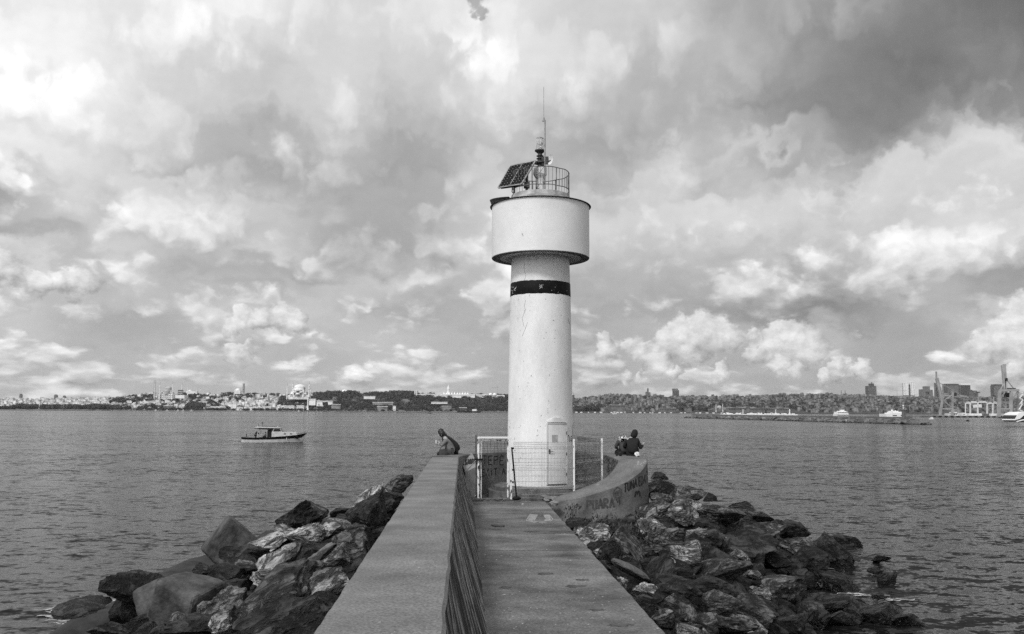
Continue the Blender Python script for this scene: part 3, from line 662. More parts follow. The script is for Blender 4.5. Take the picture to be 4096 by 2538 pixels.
def bchips(mb):
    r = random.Random(5)
    for _ in range(16):
        x = 2046 + r.random()**1.6*18; y = r.uniform(1148, 1194); ribbon(mb, sbnd, [(x, y), (x + r.uniform(-1, 4), y + r.uniform(2, 8))], r.uniform(.008, .022), .003)
    for _ in range(20):
        x = r.gauss(2163, 4); y = 1138 + abs(r.gauss(0, 6)); ribbon(mb, sbnd, [(x, y), (x + r.uniform(-2, 2), y + r.uniform(1, 3))], r.uniform(.012, .03), .003)
    for _ in range(10):
        x = r.uniform(2060, 2280); y = r.uniform(1140, 1190); ribbon(mb, sbnd, [(x, y), (x + 1, y + 2.5)], .015, .003)
smark('peeled_patch', bpy.data.objects['painted_band'], gmat('bare_band_render', .35, .62, 5, 3, .9), bchips)

# ------------------------------------------------------------------ gate and fences
GY = 27.3
gt = empty('metal_gate', at(1978, 1997, GY), 'white peeling metal gate frame standing half open in front of the lighthouse', 'gate')
def pb(mb, x0, y0, x1, y1, w, d=.06, Y=GY, Y2=None): mb.beam(at(x0, y0, Y), at(x1, y1, Y2 or Y), w, d); return mb
pb(MB(), 1913, 1998, 1913, 1750, .10).build('gate_post', M['peel'], gt)
pb(MB(), 2044, 1998, 2044, 1750, .08).build('gate_post', M['peel'], gt)
pb(MB(), 1913, 1751, 2045, 1751, .055, .055).build('top_rail', M['post'], gt)
lf = MB(); pb(lf, 1924, 1994, 1924, 1760, .055, .04, GY + .08); pb(lf, 2031, 1990, 2031, 1760, .07, .04, GY + .08); pb(lf, 1921, 1762, 2034, 1762, .045, .04, GY + .08)
lf.build('gate_leaf', M['peel'], gt)
gmx = MB()
for x in range(1934, 2026, 14): gmx.bar(at(x, 1767, GY + .08), at(x + 2, 1812, GY + .08), .005, 4)
for y in (1776, 1786, 1795, 1804): gmx.bar(at(1926, y, GY + .08), at(2028, y, GY + .08), .0045, 4)
gmx.build('gate_mesh', M['iron'], gt)
pb(MB(), 1905, 1998, 1904, 1740, .035, .04, GY + .1).build('old_post', M['iron'], gt)
MB().box(at(1917, 1838, GY - .03), (.24, .2, .045)).build('clamp', M['black'], gt)
MB().bar(at(1928, 1842, GY), at(1970, 1955, 28.3), .022).build('stay_rod', M['galv'], gt)
MB().bar(at(1905, 1842, GY), at(1860, 1889, 27.6), .015).build('stay_rod', M['galv'], gt)
MB().bar(at(2047, 1790, GY - .05), at(2066, 1992, GY - .25), .026).ball(at(2066, 1994, GY - .25), .09, 10, 6, (1.6, 1, .7)).build('brace_pole', M['black'], gt)
for yy_ in (1794, 1880, 1930): MB().box(at(2052, yy_, GY), (.055, .08, .06)).build('hinge', M['iron'], gt)
th = MB()
for i in range(16):
    x = 1900 + i*9 + jit(3); c = at(x, 1998 + jit(2), GY - .02); th.ball(c, random.uniform(.04, .09), 7, 5, (1.5, 1, .5))
th.build('broken_sill', M['plinth'], gt)

def fence(name, label, A, B, zt, zb, nv, posts, mat, parent=None):
    """welded mesh panel between plan points A and B with folded wires"""
    A, B = Vector(A), Vector(B); d = (B - A); L = d.length; u = d.normalized(); nrm_ = Vector((u.y, -u.x, 0))
    e = parent or empty(name, Vector((A.x, A.y, zb)), label, 'fence')
    w = MB(); H = zt - zb; folds = [.05, .09, .13, .42, .46, .50, .78, .82, .86]
    def off(t):
        for c in (.09, .46, .82):
            if abs(t - c) < .04: return .05*(1 - abs(t - c)/.04)
        return 0
    ts = sorted(set([0, 1] + [c + s_ for c in (.09, .46, .82) for s_ in (-.04, 0, .04)]))
    for i in range(nv):
        s_ = (i + .5)/nv + jit(.002); P = [A + d*s_ + nrm_*off(t) + Vector((0, 0, zt - H*t - A.z)) for t in ts]
        w.tube(P, .0036, 4)
    for t in sorted(folds + [.02, .2, .3, .37, .6, .7, .92, .985]):
        z = zt - H*t; sag = [A + d*k/6 + nrm_*off(t) + Vector((0, 0, z - A.z + jit(.012))) for k in range(7)]
        w.tube(sag, .0048, 4)
    w.build('wire_mesh', mat, e)
    for (P, z0_, z1_) in posts: MB().box((P[0], P[1], (z0_ + z1_)/2), (.055, .055, z1_ - z0_)).build('post', M['post'], e)
    return e
pA = at(2052, 1985, 27.35); pB = at(2296, 1966, 27.5); zt1 = at(2170, 1767, 27.4).z
pC = at(2408, 1922, 29.0); zt2 = at(2408, 1758, 29.0).z
fence('wire_fence', 'welded wire mesh panel from the gate to a white post before the lighthouse door', (pA.x, 27.35, 0), (pB.x, 27.5, 0), zt1, ZW + .06, 42, [((pB.x, 27.5), at(2296, 1966, 27.5).z, at(2296, 1757, 27.5).z)], M['galv'])
fence('wire_fence', 'wire mesh panel inside the parapet beside the lighthouse, ending at a thin white post', (pB.x + .05, 27.55, 0), (pC.x, 29.0, 0), zt2, ZW + .35, 30, [((pC.x, 29.0), at(2408, 1922, 29.0).z, zt2 + .03)], M['galv'])
fence('wire_fence', 'dark wire mesh panel running back behind the lighthouse shaft', (pC.x - .02, 29.08, 0), (4.15, 32.0, 0), zt2 + .02, ZW + .3, 40, [], M['iron'])

# ------------------------------------------------------------------ litter
def lump(name, c, size, mat, label, cat, seed, group=None):
    r = random.Random(seed); bm = bmesh.new(); bmesh.ops.create_icosphere(bm, subdivisions=2, radius=1)
    for v in bm.verts:
        q = 1 + .45*mnoise.noise(v.co*1.7 + Vector((seed*3.1, 0, 0))); v.co = Vector((v.co.x*size[0]*q/2, v.co.y*size[1]*q/2, v.co.z*size[2]*q/2))
    me = bpy.data.meshes.new(name); bm.to_mesh(me); bm.free(); me.materials.append(mat)
    o = link(name, me, None, c + Vector((0, 0, size[2]*.35))); o.rotation_euler.z = r.uniform(0, 3); return tag(o, label, cat, group)
lump('paper_scrap', onz(1960, 1983, ZW - .16), (.28, .15, .1), M['white'], 'crumpled white paper lying inside the gate opening', 'litter', 1)
lump('paper_scrap', onz(2015, 2004, ZW), (.14, .12, .1), M['white'], 'small pale crumpled scrap just in front of the right gate post', 'litter', 2)
lump('paper_scrap', onz(1903, 1987, ZW), (.1, .08, .05), M['white'], 'tiny white scrap at the foot of the left gate post', 'litter', 3)
lump('paper_scrap', onz(2091, 2018, ZW), (.09, .06, .02), M['white'], 'flat white scrap on the walkway below the wire fence', 'litter', 4)
lump('dark_rag', onz(1992, 2106, ZW), (.42, .2, .05), M['dgrey'], 'dark flattened rag on the walkway near the painted letter', 'litter', 6)
for k, (x, y, sx, sy, sz) in enumerate([(2178, 1990, .3, .2, .08), (2205, 2001, .55, .25, .14), (2232, 2006, .4, .2, .12), (2216, 2020, .3, .2, .15), (2185, 2005, .25, .15, .07)]):
    lump('concrete_chunk', onz(x, y, ZW if k < 4 else ZW), (sx, sy, sz), M['blk'], ['flat pale concrete chunk below the fence beside the wall tip', 'largest pale broken slab at the tip of the curved wall', 'pale broken chunk leaning on the tip of the curved wall', 'lowest broken chunk hanging at the walkway corner', 'small broken chunk between the fence and the big slab'][k], 'rubble', 20 + k)
# ------------------------------------------------------------------ rocks
def rock_mesh(name, size, seed, mat, sub=3, cuts=13, rough=.10):
    r = np.random.RandomState(seed); bm = bmesh.new(); bmesh.ops.create_icosphere(bm, subdivisions=sub, radius=1)
    P = np.array([v.co[:] for v in bm.verts])
    N = r.normal(size=(cuts, 3)); N /= np.linalg.norm(N, axis=1)[:, None]; D = r.uniform(.36, .82, cuts)
    for n, d in zip(N, D):
        k = P @ n - d; k[k < 0] = 0; P -= np.outer(k*.97, n)
    P *= 1/np.abs(P).max(axis=0)
    o = r.uniform(0, 50, 3)
    for i, v in enumerate(bm.verts):
        p = Vector(P[i]); q = mnoise.fractal(p*1.6 + Vector(o), .9, 2.1, 4)*rough + (abs(mnoise.noise(p*3.5 + Vector(o))) - .2)*rough*1.3 + mnoise.fractal(p*7 + Vector(o), .8, 2.2, 3)*rough*.35
        p = p*(1 + q); v.co = Vector((p.x*size[0]/2, p.y*size[1]/2, p.z*size[2]/2))
    me = bpy.data.meshes.new(name); bm.to_mesh(me); bm.free(); me.materials.append(mat); return me
def block_mesh(name, size, seed, mat):
    r_ = random.Random(seed); bm = bmesh.new(); bmesh.ops.create_cube(bm, size=2); bmesh.ops.subdivide_edges(bm, edges=bm.edges[:], cuts=15, use_grid_fill=True)
    cn = {k: Vector((r_.uniform(-.2, .2), r_.uniform(-.2, .2), r_.uniform(-.22, .15))) for k in [(i, j, l) for i in (-1, 1) for j in (-1, 1) for l in (-1, 1)]}
    for v in bm.verts:
        p = v.co.copy(); k = (abs(p.x)**11 + abs(p.y)**11 + abs(p.z)**11)**(1/11); p = p/max(k, 1e-6)*max(abs(p.x), abs(p.y), abs(p.z))
        sh = Vector()
        for (i, j, l), d in cn.items(): sh += d*((1 + i*p.x)/2)*((1 + j*p.y)/2)*((1 + l*p.z)/2)
        p += sh; q = 1 + .035*mnoise.fractal(p*2.2 + Vector((seed, 0, 0)), 1, 2, 5); v.co = Vector((p.x*q*size[0]*.46, p.y*q*size[1]*.46, p.z*q*size[2]*.46))
    me = bpy.data.meshes.new(name); bm.to_mesh(me); bm.free(); me.materials.append(mat); return me
def heapL(X, Y):
    z = 2.75 + .19*min(0, X + 1.3); e = -7.2 + max(0, Y - 24)*.35
    if X < e: z += .55*(X - e)
    return z - max(0, Y - 30)*.5
def heapR(X, Y):
    z = 1.85 + (.35*min(1, max(0, (X - 5)/2)) if Y > 24 else 0); e = 5.6 + (Y - 21)*.42
    if X > e: z -= .55*(X - e)
    return z - max(0, Y - 33)*.4
def onheap(px, py, fn):
    d = ray(px, py); t = 3.0
    while t < 60:
        P = EYE + d*t/1.0
        if P.z <= max(fn(P.x, P.y), -.15): return P
        t += .05
    return onz(px, py, 0)
def place(px, py, w, h, fn, tone, label, seed, group=None, tilt=None, name='rock', sub=None, deep=None):
    P = onheap(px, py, fn); sc = P.y/F; W_, H_ = w*sc*1.22, h*sc*1.25
    r = random.Random(seed)
    dp = deep or max(W_, H_)*r.uniform(.75, 1.1)
    hh = H_*.95 if H_ < .9*dp else H_
    sub = sub or (5 if w > 130 else 4)
    mat = M[{'m': 'rock', 'l': 'rockl', 'd': 'rockd', 'b': 'block'}[tone]]
    if P.z < .12: P.z = .12
    me = block_mesh(name, (W_*.88, dp*.9, hh*.92), seed, mat) if tone == 'b' else rock_mesh(name, (W_, dp, hh), seed, mat, sub, 17, .04 if tone == 'b' else .11)
    o = link(name, me, None, P + Vector((0, dp*.18, -hh*.05)))
    o.rotation_euler = (r.uniform(-.25, .25), tilt if tilt is not None else r.uniform(-.35, .35), r.uniform(-.4, .4))
    return tag(o, label, 'rock', group)
TW = {'m': 'grey', 'l': 'pale', 'd': 'dark', 'b': 'smooth grey concrete'}
def zl2(x, y): return 100 + x/1.525, 1850 + y/1.525
def zr2(x, y): return 2100 + x/1.525, 1850 + y/1.525
LR = [(2290,115,150,110,'m','grey rock topmost of the heap beside the far part of the sea wall',0),(2120,195,230,100,'l','long pale rock just below the topmost rock by the sea wall',-.5),(2190,265,150,100,'d','dark rock touching the sea wall below the long pale one',0),
(1930,310,190,100,'d','dark low rock on the water side below the long pale rock',0),(2120,330,250,190,'d','big dark rock against the sea wall halfway down the heap',-.5),(1610,360,280,140,'d','dark jagged rock at the water edge beside a small grey slab',-.35),(1760,320,160,80,'m','small grey slab on the water side of the dark jagged rock',.4),
(1900,395,190,120,'l','palest rounded rock in the middle of the heap',0),(1720,445,240,140,'l','broad pale rock beside the palest rounded one',.1),(1490,480,340,130,'l','long pale flat rock leaning towards the water',-.3),(1230,500,230,230,'b','tilted concrete block with a broken pale top at the water edge',.75),
(2000,490,250,210,'m','half pale half black rock against the sea wall',.2),(1560,600,330,200,'l','pale streaked slab slanting steeply in the middle of the heap',-.8),(1740,575,150,100,'d','rounded dark rock in the hollow behind the streaked slab',0),(1330,590,260,150,'d','dark rock under the long pale flat one',.1),(1080,670,170,90,'d','dark rock at the foot of the tilted concrete block',0),
(1210,700,170,110,'d','dark rock between two concrete blocks',0),(1340,650,140,90,'m','small grey rock beside the dark rock between the blocks',0),(1490,700,220,120,'l','pale capped rock behind the biggest near boulder',0),(1740,650,330,180,'m','grey jagged rock beside the pale pointed one',-.5),(1890,620,160,200,'l','pale pointed rock beside the sea wall',.1),(1830,770,260,200,'l','pale cracked rock against the sea wall above the near boulder',-.4),
(650,790,330,190,'d','black wet boulder standing furthest out in the water beside the concrete blocks',.1),(780,810,170,170,'b','small concrete block between the black boulder and the largest block',-.45),(960,860,330,280,'b','largest smooth concrete block near the lower corner of the heap',.25),(1240,780,180,100,'d','dark stone behind the largest concrete block',0),(1220,890,220,200,'m','grey rock wedged between the largest block and the near boulder',-.4),
(1510,850,560,330,'m','biggest near boulder with a pale ridge',-.35),(1640,990,560,260,'d','big black rock at the bottom beside the wall',-.1),(1190,990,150,130,'l','white angular rock below the biggest near boulder',-.6),(500,1030,170,90,'d','small black rock standing alone in the water below the black boulder',0),(270,890,330,46,'d','flat black rock barely above the water, furthest from the wall',0),
(2250,210,110,70,'d','small dark rock near the top of the heap by the wall',0),(1000,1010,330,100,'d','dark wet rock under the largest concrete block',0),(2060,430,120,60,'m','small grey rock in the gap by the half pale rock',0),(1990,700,150,120,'d','dark stone filling the gap below the pale pointed rock',0)]
for k, (x, y, w, h, t, lab, ti) in enumerate(LR):
    px, py = zl2(x, y); place(px, py, w/1.525, h/1.525, heapL, t, lab, 100 + k, tilt=ti)
RR = [(800,160,110,150,'m','upright grey rock at the corner of the curved graffiti wall',0),(830,100,110,70,'d','small dark rock topmost behind the curved wall corner',0),(880,170,90,90,'d','dark stone beside the upright grey rock',0),(1000,205,190,110,'m','grey rounded rock near the top of the heap',0),(830,225,120,70,'l','pale flat rock below the upright grey one',.1),(1130,215,80,50,'d','little black rock on the skyline of the heap',0),
(665,265,150,110,'d','dark rock touching the curved wall under the heart',0),(780,310,210,120,'m','grey slanting rock in front of the rock under the heart',-.3),(980,320,200,170,'l','blocky pale rock with a flat broken top',0),(1210,310,290,150,'m','wide grey slab on the upper slope of the heap',.1),(1390,305,230,130,'m','long smooth slab reaching furthest along the upper edge',.2),(640,350,90,70,'m','small grey rock at the foot of the curved wall',0),
(560,390,220,80,'d','flat dark rock with weeds below the curved wall',0),(790,400,220,80,'l','pale low rock below the slanting one',0),(410,440,200,150,'l','pale rounded rock beside the walkway edge',0),(330,370,150,60,'d','dark flat rock in the gap at the wall tip',0),(620,530,360,170,'m','long striped rock slab lying diagonally beside the walkway',.75),(520,550,130,130,'d','dark pointed rock before the striped slab',0),
(850,490,220,160,'m','grey ridged rock in the middle of the heap',0),(1000,560,180,170,'l','pale five-sided rock in the middle of the heap',.1),(1050,440,110,90,'l','small pale rock above the five-sided one',0),(1150,480,170,120,'d','dark rock beside the small pale one',0),(1320,500,380,170,'d','very large dark rock on the middle slope',.1),(1500,420,180,90,'m','grey rock above the very large dark one',0),(1660,420,190,110,'d','dark peaked rock near the water',.3),(1570,375,110,50,'d','small black rock behind the dark peaked one',0),
(1660,520,200,110,'m','grey pyramid-shaped rock near the water',0),(1890,570,270,210,'d','huge black wet boulder at the waterline',.35),(1750,590,190,130,'d','dark rock leaning against the huge wet boulder',0),(1310,580,130,100,'l','pale chipped rock below the very large dark one',0),(1190,580,160,90,'d','dark ridge rock beside the five-sided one',0),(1520,610,180,110,'d','dark rounded rock below the pyramid-shaped one',0),(1200,660,320,120,'m','long grey rock with a sharp end in the middle of the heap',-.25),(1390,690,90,60,'m','small square grey stone beside the sharp-ended rock',0),
(920,760,240,190,'d','tall dark rock with fine cracks in the lower heap',.2),(600,730,60,60,'l','small pale rock under the walkway edge',0),(750,800,180,110,'l','pale broken rock beside the walkway edge',.3),(720,845,120,70,'d','dark wedge under the pale broken rock by the walkway',0),(1130,765,340,110,'d','long flat dark rock across the lower heap',.15),(1540,760,340,150,'m','wide dark grey boulder in the lower heap',0),(1680,700,150,100,'d','dark stone on the wide grey boulder',0),(1900,740,270,170,'d','black boulder at the waterline below the huge wet one',0),
(920,910,220,190,'m','grey rock with a pale face near the bottom of the walkway',.3),(1170,860,290,150,'m','rounded grey boulder near the bottom',-.2),(1380,920,330,200,'m','large boulder with a pale top ridge near the bottom',.3),(1250,1010,380,130,'m','broad grey rock at the very bottom of the heap',.05),(1650,1000,150,120,'d','black rock between two pools at the bottom',0),(1860,880,260,110,'d','black wet rock beside the lower pool',0),(1800,960,180,130,'d','dark rock below the black wet one by the pool',0),(2000,930,200,80,'d','low black rock pointing into the water',0),(2200,1010,260,120,'d','low black rock in the lowest corner of the heap',0),(2080,975,170,90,'d','dark wet rock left of the lowest corner rock',0),(2360,1035,180,80,'d','outermost black rock at the very bottom in the water',0),(2010,1015,150,110,'d','dark rock at the bottom between two wet ones',0),(1930,1010,250,90,'d','dark rock at the bottom beside the low corner rock',0),
(1925,470,190,85,'d','lone rounded black rock in the water off the upper slope',0),(2215,785,110,100,'d','lone pointed black rock in the water furthest out',0),(2135,722,90,28,'d','tiny flat black rock awash near the lone pointed rock',0),(2190,640,110,30,'d','flat black rock awash above the lone pointed one',0),(2150,880,90,26,'d','flat black rock awash below the lone pointed one',0),
(480,640,90,60,'d','small dark stone under the walkway edge beside the folded sacks',0),(860,960,130,110,'m','grey rock under the walkway edge near the bottom',0),(970,1020,180,60,'l','pale rock at the bottom corner by the walkway',0),(660,440,130,90,'d','dark weedy rock behind the striped slab',0),(870,610,90,50,'l','small pale stone below the ridged rock',0),(1430,590,90,80,'d','small dark stone by the rounded rock',0)]
for k, (x, y, w, h, t, lab, ti) in enumerate(RR):
    px, py = zr2(x, y); place(px, py, w/1.525, h/1.525, heapR, t, lab, 300 + k, tilt=ti)
# folded grey sacks by the walkway
P = onheap(*zr2(650, 680), heapR); sc = P.y/F
sb_ = rock_mesh('sandbag', (260/1.525*sc, .75, 62/1.525*sc), 77, gmat('sack_cloth', .06, .10, 3, 6, .9, bump=.4, bscale=10, stretch=(6, 1, 1)), 4, 0, .06)
o = link('sandbag', sb_, None, P + Vector((0, .1, .05))); o.rotation_euler = (0, .5, .2); tag(o, 'smooth grey filled sack lying among the rocks beside the walkway', 'sandbag')
# small filler stones, hardly told apart
r = random.Random(44); cnt = 0
def inpoly(x, y, P):
    c = False; j = len(P) - 1
    for i in range(len(P)):
        if (P[i][1] > y) != (P[j][1] > y) and x < (P[j][0]-P[i][0])*(y-P[i][1])/(P[j][1]-P[i][1]) + P[i][0]: c = not c
        j = i
    return c
PL = [(1640,1930),(1480,1990),(1300,2060),(1150,2110),(1000,2180),(830,2280),(640,2330),(460,2360),(480,2500),(560,2538),(1230,2538)]
PR = [(2600,1960),(2720,1980),(2960,2030),(3140,2120),(3330,2200),(3400,2330),(3380,2450),(3420,2538),(2720,2538),(2480,2290),(2260,2080),(2480,2080)]
fm = [rock_mesh('rock', (1, 1, .75), 900 + k, M[['rock', 'rockd', 'rockd', 'rock', 'rockl', 'rockd'][k]], 3) for k in range(6)]
for (PO, fn, n, side) in ((PL, heapL, 26, 'sea wall heap'), (PR, heapR, 50, 'walkway heap')):
    xs = [p[0] for p in PO]; ys = [p[1] for p in PO]; k = 0
    while k < n:
        x, y = r.uniform(min(xs), max(xs)), r.uniform(min(ys), max(ys))
        if not inpoly(x, y, PO): continue
        k += 1; P = onheap(x, y, fn); s_ = r.uniform(.3, .75)
        o = link('rock', fm[r.randrange(6)], None, P + Vector((0, .1, -.22*s_ - .1))); o.scale = (s_*1.3, s_, s_); o.rotation_euler = (r.uniform(-.6, .6), r.uniform(-.6, .6), r.uniform(0, 6))
        tag(o, 'small dark stone wedged between the big boulders of the %s' % side, 'rock', 'small stones in the %s' % side)
# core of the mound under the boulders
def mound():
    V = []; Fc = []; ys = np.linspace(-1, 38, 60); xs = np.linspace(-12, 15, 60)
    for y in ys:
        for x in xs:
            z = heapL(x, y) if x < .5 else heapR(x, y)
            z = min(z, 1.7) - .75 + .3*mnoise.noise(Vector((x*.8, y*.8, 0)))
            end = max(0, y - 32)*.6; V.append((x, y, max(z - end, -1.5)))
    n = len(xs)
    for j in range(len(ys) - 1):
        for i in range(n - 1): Fc.append((j*n + i, j*n + i + 1, (j+1)*n + i + 1, (j+1)*n + i))
    o = link('breakwater_ground', mesh('breakwater_ground', V, Fc, M['mound'], True)); tag(o, kind='structure')
mound()
class Mass:
    """everything too many to count, merged in one mesh"""
    def __init__(s): s.V = []; s.F = []; s.mi = []
    def add(s, me, P, s_, rot, m0=None):
        b = len(s.V); c, q = math.cos(rot), math.sin(rot)
        s.V += [(P.x + s_*(c*v.co.x - q*v.co.y), P.y + s_*(q*v.co.x + c*v.co.y), P.z + s_*v.co.z) for v in me.vertices]
        for p in me.polygons: s.F.append(tuple(b + i for i in p.vertices)); s.mi.append(p.material_index if m0 is None else m0)
ms = Mass()
for (PO, fn, n) in ((PL, heapL, 130), (PR, heapR, 300)):
    xs = [p[0] for p in PO]; ys = [p[1] for p in PO]; k = 0
    while k < n:
        x, y = r.uniform(min(xs), max(xs)), r.uniform(min(ys), max(ys))
        if not inpoly(x, y, PO): continue
        k += 1; P = onheap(x, y, fn); s_ = r.uniform(.3, .8); ms.add(fm[r.randrange(4)], P + Vector((0, .15, -.12 - s_*.38)), s_, r.uniform(0, 6))
for k in range(30):
    a = math.radians(-20 + k*8); x = 2.5 + (4.6 + r.random())*math.cos(a); y = 29.5 + (6 + r.random())*math.sin(a)
    if y > 26: ms.add(fm[k % 4], Vector((x, y, .3 + r.random()*.4)), r.uniform(.8, 1.6), r.uniform(0, 6))
tag(link('rubble', mesh('rubble', ms.V, ms.F, M['rockd'])), 'broken stones filling the gaps between the big boulders', 'rubble', kind='stuff')
# wash round the outermost stones
def foam():
    V = []; Fc = []; q = random.Random(6)
    for (x, y, w, h, n) in [(330, 2480, 60, 22, 60), (385, 2455, 40, 8, 12), (400, 2400, 36, 5, 8), (250, 2440, 30, 4, 6), (450, 2500, 50, 20, 24), (3350, 2260, 30, 5, 8), (3560, 2395, 30, 4, 8), (3440, 2380, 40, 6, 8), (3150, 2470, 60, 8, 10)]:
        for _ in range(n):
            c = onz(x + q.gauss(0, w), y + q.gauss(0, h), .035); L_ = q.uniform(.12, .6); W2 = q.uniform(.02, .06); a = q.gauss(.35, .35); u = Vector((math.cos(a), math.sin(a), 0)); v = Vector((-u.y, u.x, 0)); b0 = len(V); m_ = 8
            for i in range(m_):
                t = i/(m_-1) - .5; bend = v*.25*L_*math.sin(t*5 + x); wd = W2*(1 - (2*t)**2)*q.uniform(.4, 1.3) + .004; V.extend([c + u*L_*t + bend - v*wd, c + u*L_*t + bend + v*wd])
            for i in range(m_ - 1): Fc.append((b0+2*i, b0+2*i+2, b0+2*i+3, b0+2*i+1))
    tag(link('foam', mesh('foam', V, Fc, gmat('foam_white', .25, .6, 9, 4, .6))), 'thin streaks of foam round the outermost stones', 'foam', kind='stuff')
foam()
# weeds
def weeds():
    V = []; Fc = []; rr_ = random.Random(3)
    for (px, py, n, sp) in [(2405, 2112, 260, 50), (2530, 2145, 160, 45), (2290, 2060, 90, 30), (2600, 2150, 90, 40)]:
        for _ in range(n):
            x = px + rr_.gauss(0, sp*.6); y = py + rr_.gauss(0, 9); P = onheap(x, y, heapR) + Vector((0, rr_.uniform(-.2, .3), rr_.uniform(-.1, .25)))
            a = rr_.uniform(0, 6.28); h = rr_.uniform(.03, .10); w = rr_.uniform(.01, .03); t = Vector((math.cos(a)*h*.6, math.sin(a)*h*.6, h)); s_ = Vector((-math.sin(a)*w, math.cos(a)*w, 0)); b = len(V)
            V.extend([P - s_, P + s_, P + t*.6 + s_*.7, P + t]); Fc.append((b, b+1, b+2, b+3))
    o = link('weeds', mesh('weeds', V, Fc, gmat('weed', .02, .05, 9))); tag(o, 'low dark weeds growing among rocks below the curved wall', 'weeds', kind='stuff')
weeds()

# ------------------------------------------------------------------ people
def skin(name, J, E, mat, parent, root, sub=2):
    """J: joint -> (point, radius); E: edges; one continuous surface"""
    ks = list(J); me = bpy.data.meshes.new(name); me.from_pydata([tuple(J[k][0]) for k in ks], [(ks.index(a), ks.index(b)) for a, b in E], [])
    o = bpy.data.objects.new(name, me); COL.objects.link(o)
    md = o.modifiers.new('s', 'SKIN'); md.use_smooth_shade = True; sm = o.modifiers.new('u', 'SUBSURF'); sm.levels = sub; sm.render_levels = sub
    for i, k in enumerate(ks):
        sv = me.skin_vertices[0].data[i]; rr_ = J[k][1]; sv.radius = rr_ if isinstance(rr_, tuple) else (rr_, rr_); sv.use_root = (k == root)
    dg = bpy.context.evaluated_depsgraph_get(); nm = bpy.data.meshes.new_from_object(o.evaluated_get(dg)); bpy.data.objects.remove(o)
    nm.name = name; nm.materials.clear(); nm.materials.append(mat)
    if parent is None:
        return link(name, nm)
    return link(name, nm, parent)
def person(loc, face, label, lean, headp, topmat, legmat, hairmat, hands, scarf=None, legdir=1.0, coat=1.0, knees=.42, group=None, bun=False, hood=False, sc_=1.0, straddle=0.0):
    """seated person; loc = seat point under the pelvis, face = facing angle (0=+X) ; lean = forward offset of the shoulders (m)"""
    c, s_ = math.cos(face), math.sin(face)
    def T(f, l, u): return Vector(loc) + Vector((c*f - s_*l, s_*f + c*l, u))*sc_
    e = empty('person', Vector(loc), label, 'person', group)
    sh = T(lean, 0, .52); nk = T(lean + headp[0]*.45, 0, .60); hd = T(lean + headp[0], headp[1], headp[2])
    J = {'pel': (T(0, 0, .11), (.15, .13)), 'wai': (T(lean*.25, 0, .27), (.14, .11)), 'che': (T(lean*.75, 0, .43), (.155, .115)), 'nec': (nk, .055), 'hea': (hd, .082), 'top': (hd + Vector((0, 0, .07)), .065)}
    E = [('pel', 'wai'), ('wai', 'che'), ('che', 'nec'), ('nec', 'hea'), ('hea', 'top')]
    for sd_, nm_ in ((1, 'l'), (-1, 'r')):
        h = hands[0 if sd_ > 0 else 1]
        J['sh' + nm_] = (T(lean, .17*sd_, .49), .062); J['el' + nm_] = (T(*h[0]), .045); J['wr' + nm_] = (T(*h[1]), .028); 
        J['hip' + nm_] = (T(.05, .1*sd_, .09), .095); J['kn' + nm_] = (T(knees*legdir, (.12 + straddle)*sd_, .12), .065); J['an' + nm_] = (T(knees*legdir + .03, (.1 + straddle)*sd_, -.30), .042); J['to' + nm_] = (T(knees*legdir + .17, (.1 + straddle)*sd_, -.35), .04)
        E += [('che', 'sh' + nm_), ('sh' + nm_, 'el' + nm_), ('el' + nm_, 'wr' + nm_), ('pel', 'hip' + nm_), ('hip' + nm_, 'kn' + nm_), ('kn' + nm_, 'an' + nm_), ('an' + nm_, 'to' + nm_)]
        wr = J['wr' + nm_][0]; d = (wr - J['el' + nm_][0]).normalized(); side = Vector((-s_, c, 0))*sd_; pm = wr + d*.06
        J['pa' + nm_] = (pm, (.036, .02)); E.append(('wr' + nm_, 'pa' + nm_))
    body = skin('body', J, E, M['skin'], e, 'pel')
    # separate fingers welded onto the palm ends (small in view)
    fg = MB()
    for nm_, sd_ in (('l', 1), ('r', -1)):
        wr, pm = J['wr' + nm_][0], J['pa' + nm_][0]; d = (pm - wr).normalized(); up_ = Vector((0, 0, 1)); side = d.cross(up_).normalized()
        for k, L_ in enumerate((.065, .075, .072, .055)):
            b0 = pm + side*(k - 1.5)*.018; m1 = b0 + d*L_*.55 - up_*.008; fg.bar(b0, m1, .009, 6, .008); fg.bar(m1, m1 + d*L_*.4 - up_*.03, .008, 6, .006)
        b0 = wr + d*.02 + side*.03*sd_; fg.bar(b0, b0 + d*.035 + side*.03*sd_, .01, 6, .008)
    # join the fingers into the body mesh
    bm = bmesh.new(); bm.from_mesh(body.data); tmpm = bpy.data.meshes.new('t'); tmpm.from_pydata([tuple(v) for v in fg.V], [], fg.F); bm.from_mesh(tmpm)
    # nose, ears
    f_ = Vector((c, s_, -.15)).normalized()
    hm = MB().bar(hd + f_*.07 + Vector((0, 0, .02)), hd + f_*.105 - Vector((0, 0, .012)), .010, 6, .016)
    for q in (1, -1): hm.ball(hd + Vector((-s_, c, 0))*.08*q, .022, 6, 5, (.6, .6, 1.2))
    tm2 = bpy.data.meshes.new('t2'); tm2.from_pydata([tuple(v) for v in hm.V], [], hm.F); bm.from_mesh(tm2); bm.to_mesh(body.data); bm.free(); bpy.data.meshes.remove(tmpm); bpy.data.meshes.remove(tm2)
    # jacket: torso and sleeves
    g_ = 1.22*coat
    K = {'hem': (T(-.02, 0, .03), (.185*coat, .17*coat)), 'wai': (J['wai'][0], (.175*coat, .145*coat)), 'che': (J['che'][0], (.185*coat, .145*coat)), 'col': (sh + (nk - sh)*.55, (.10, .09))}
    KE = [('hem', 'wai'), ('wai', 'che'), ('che', 'col')]
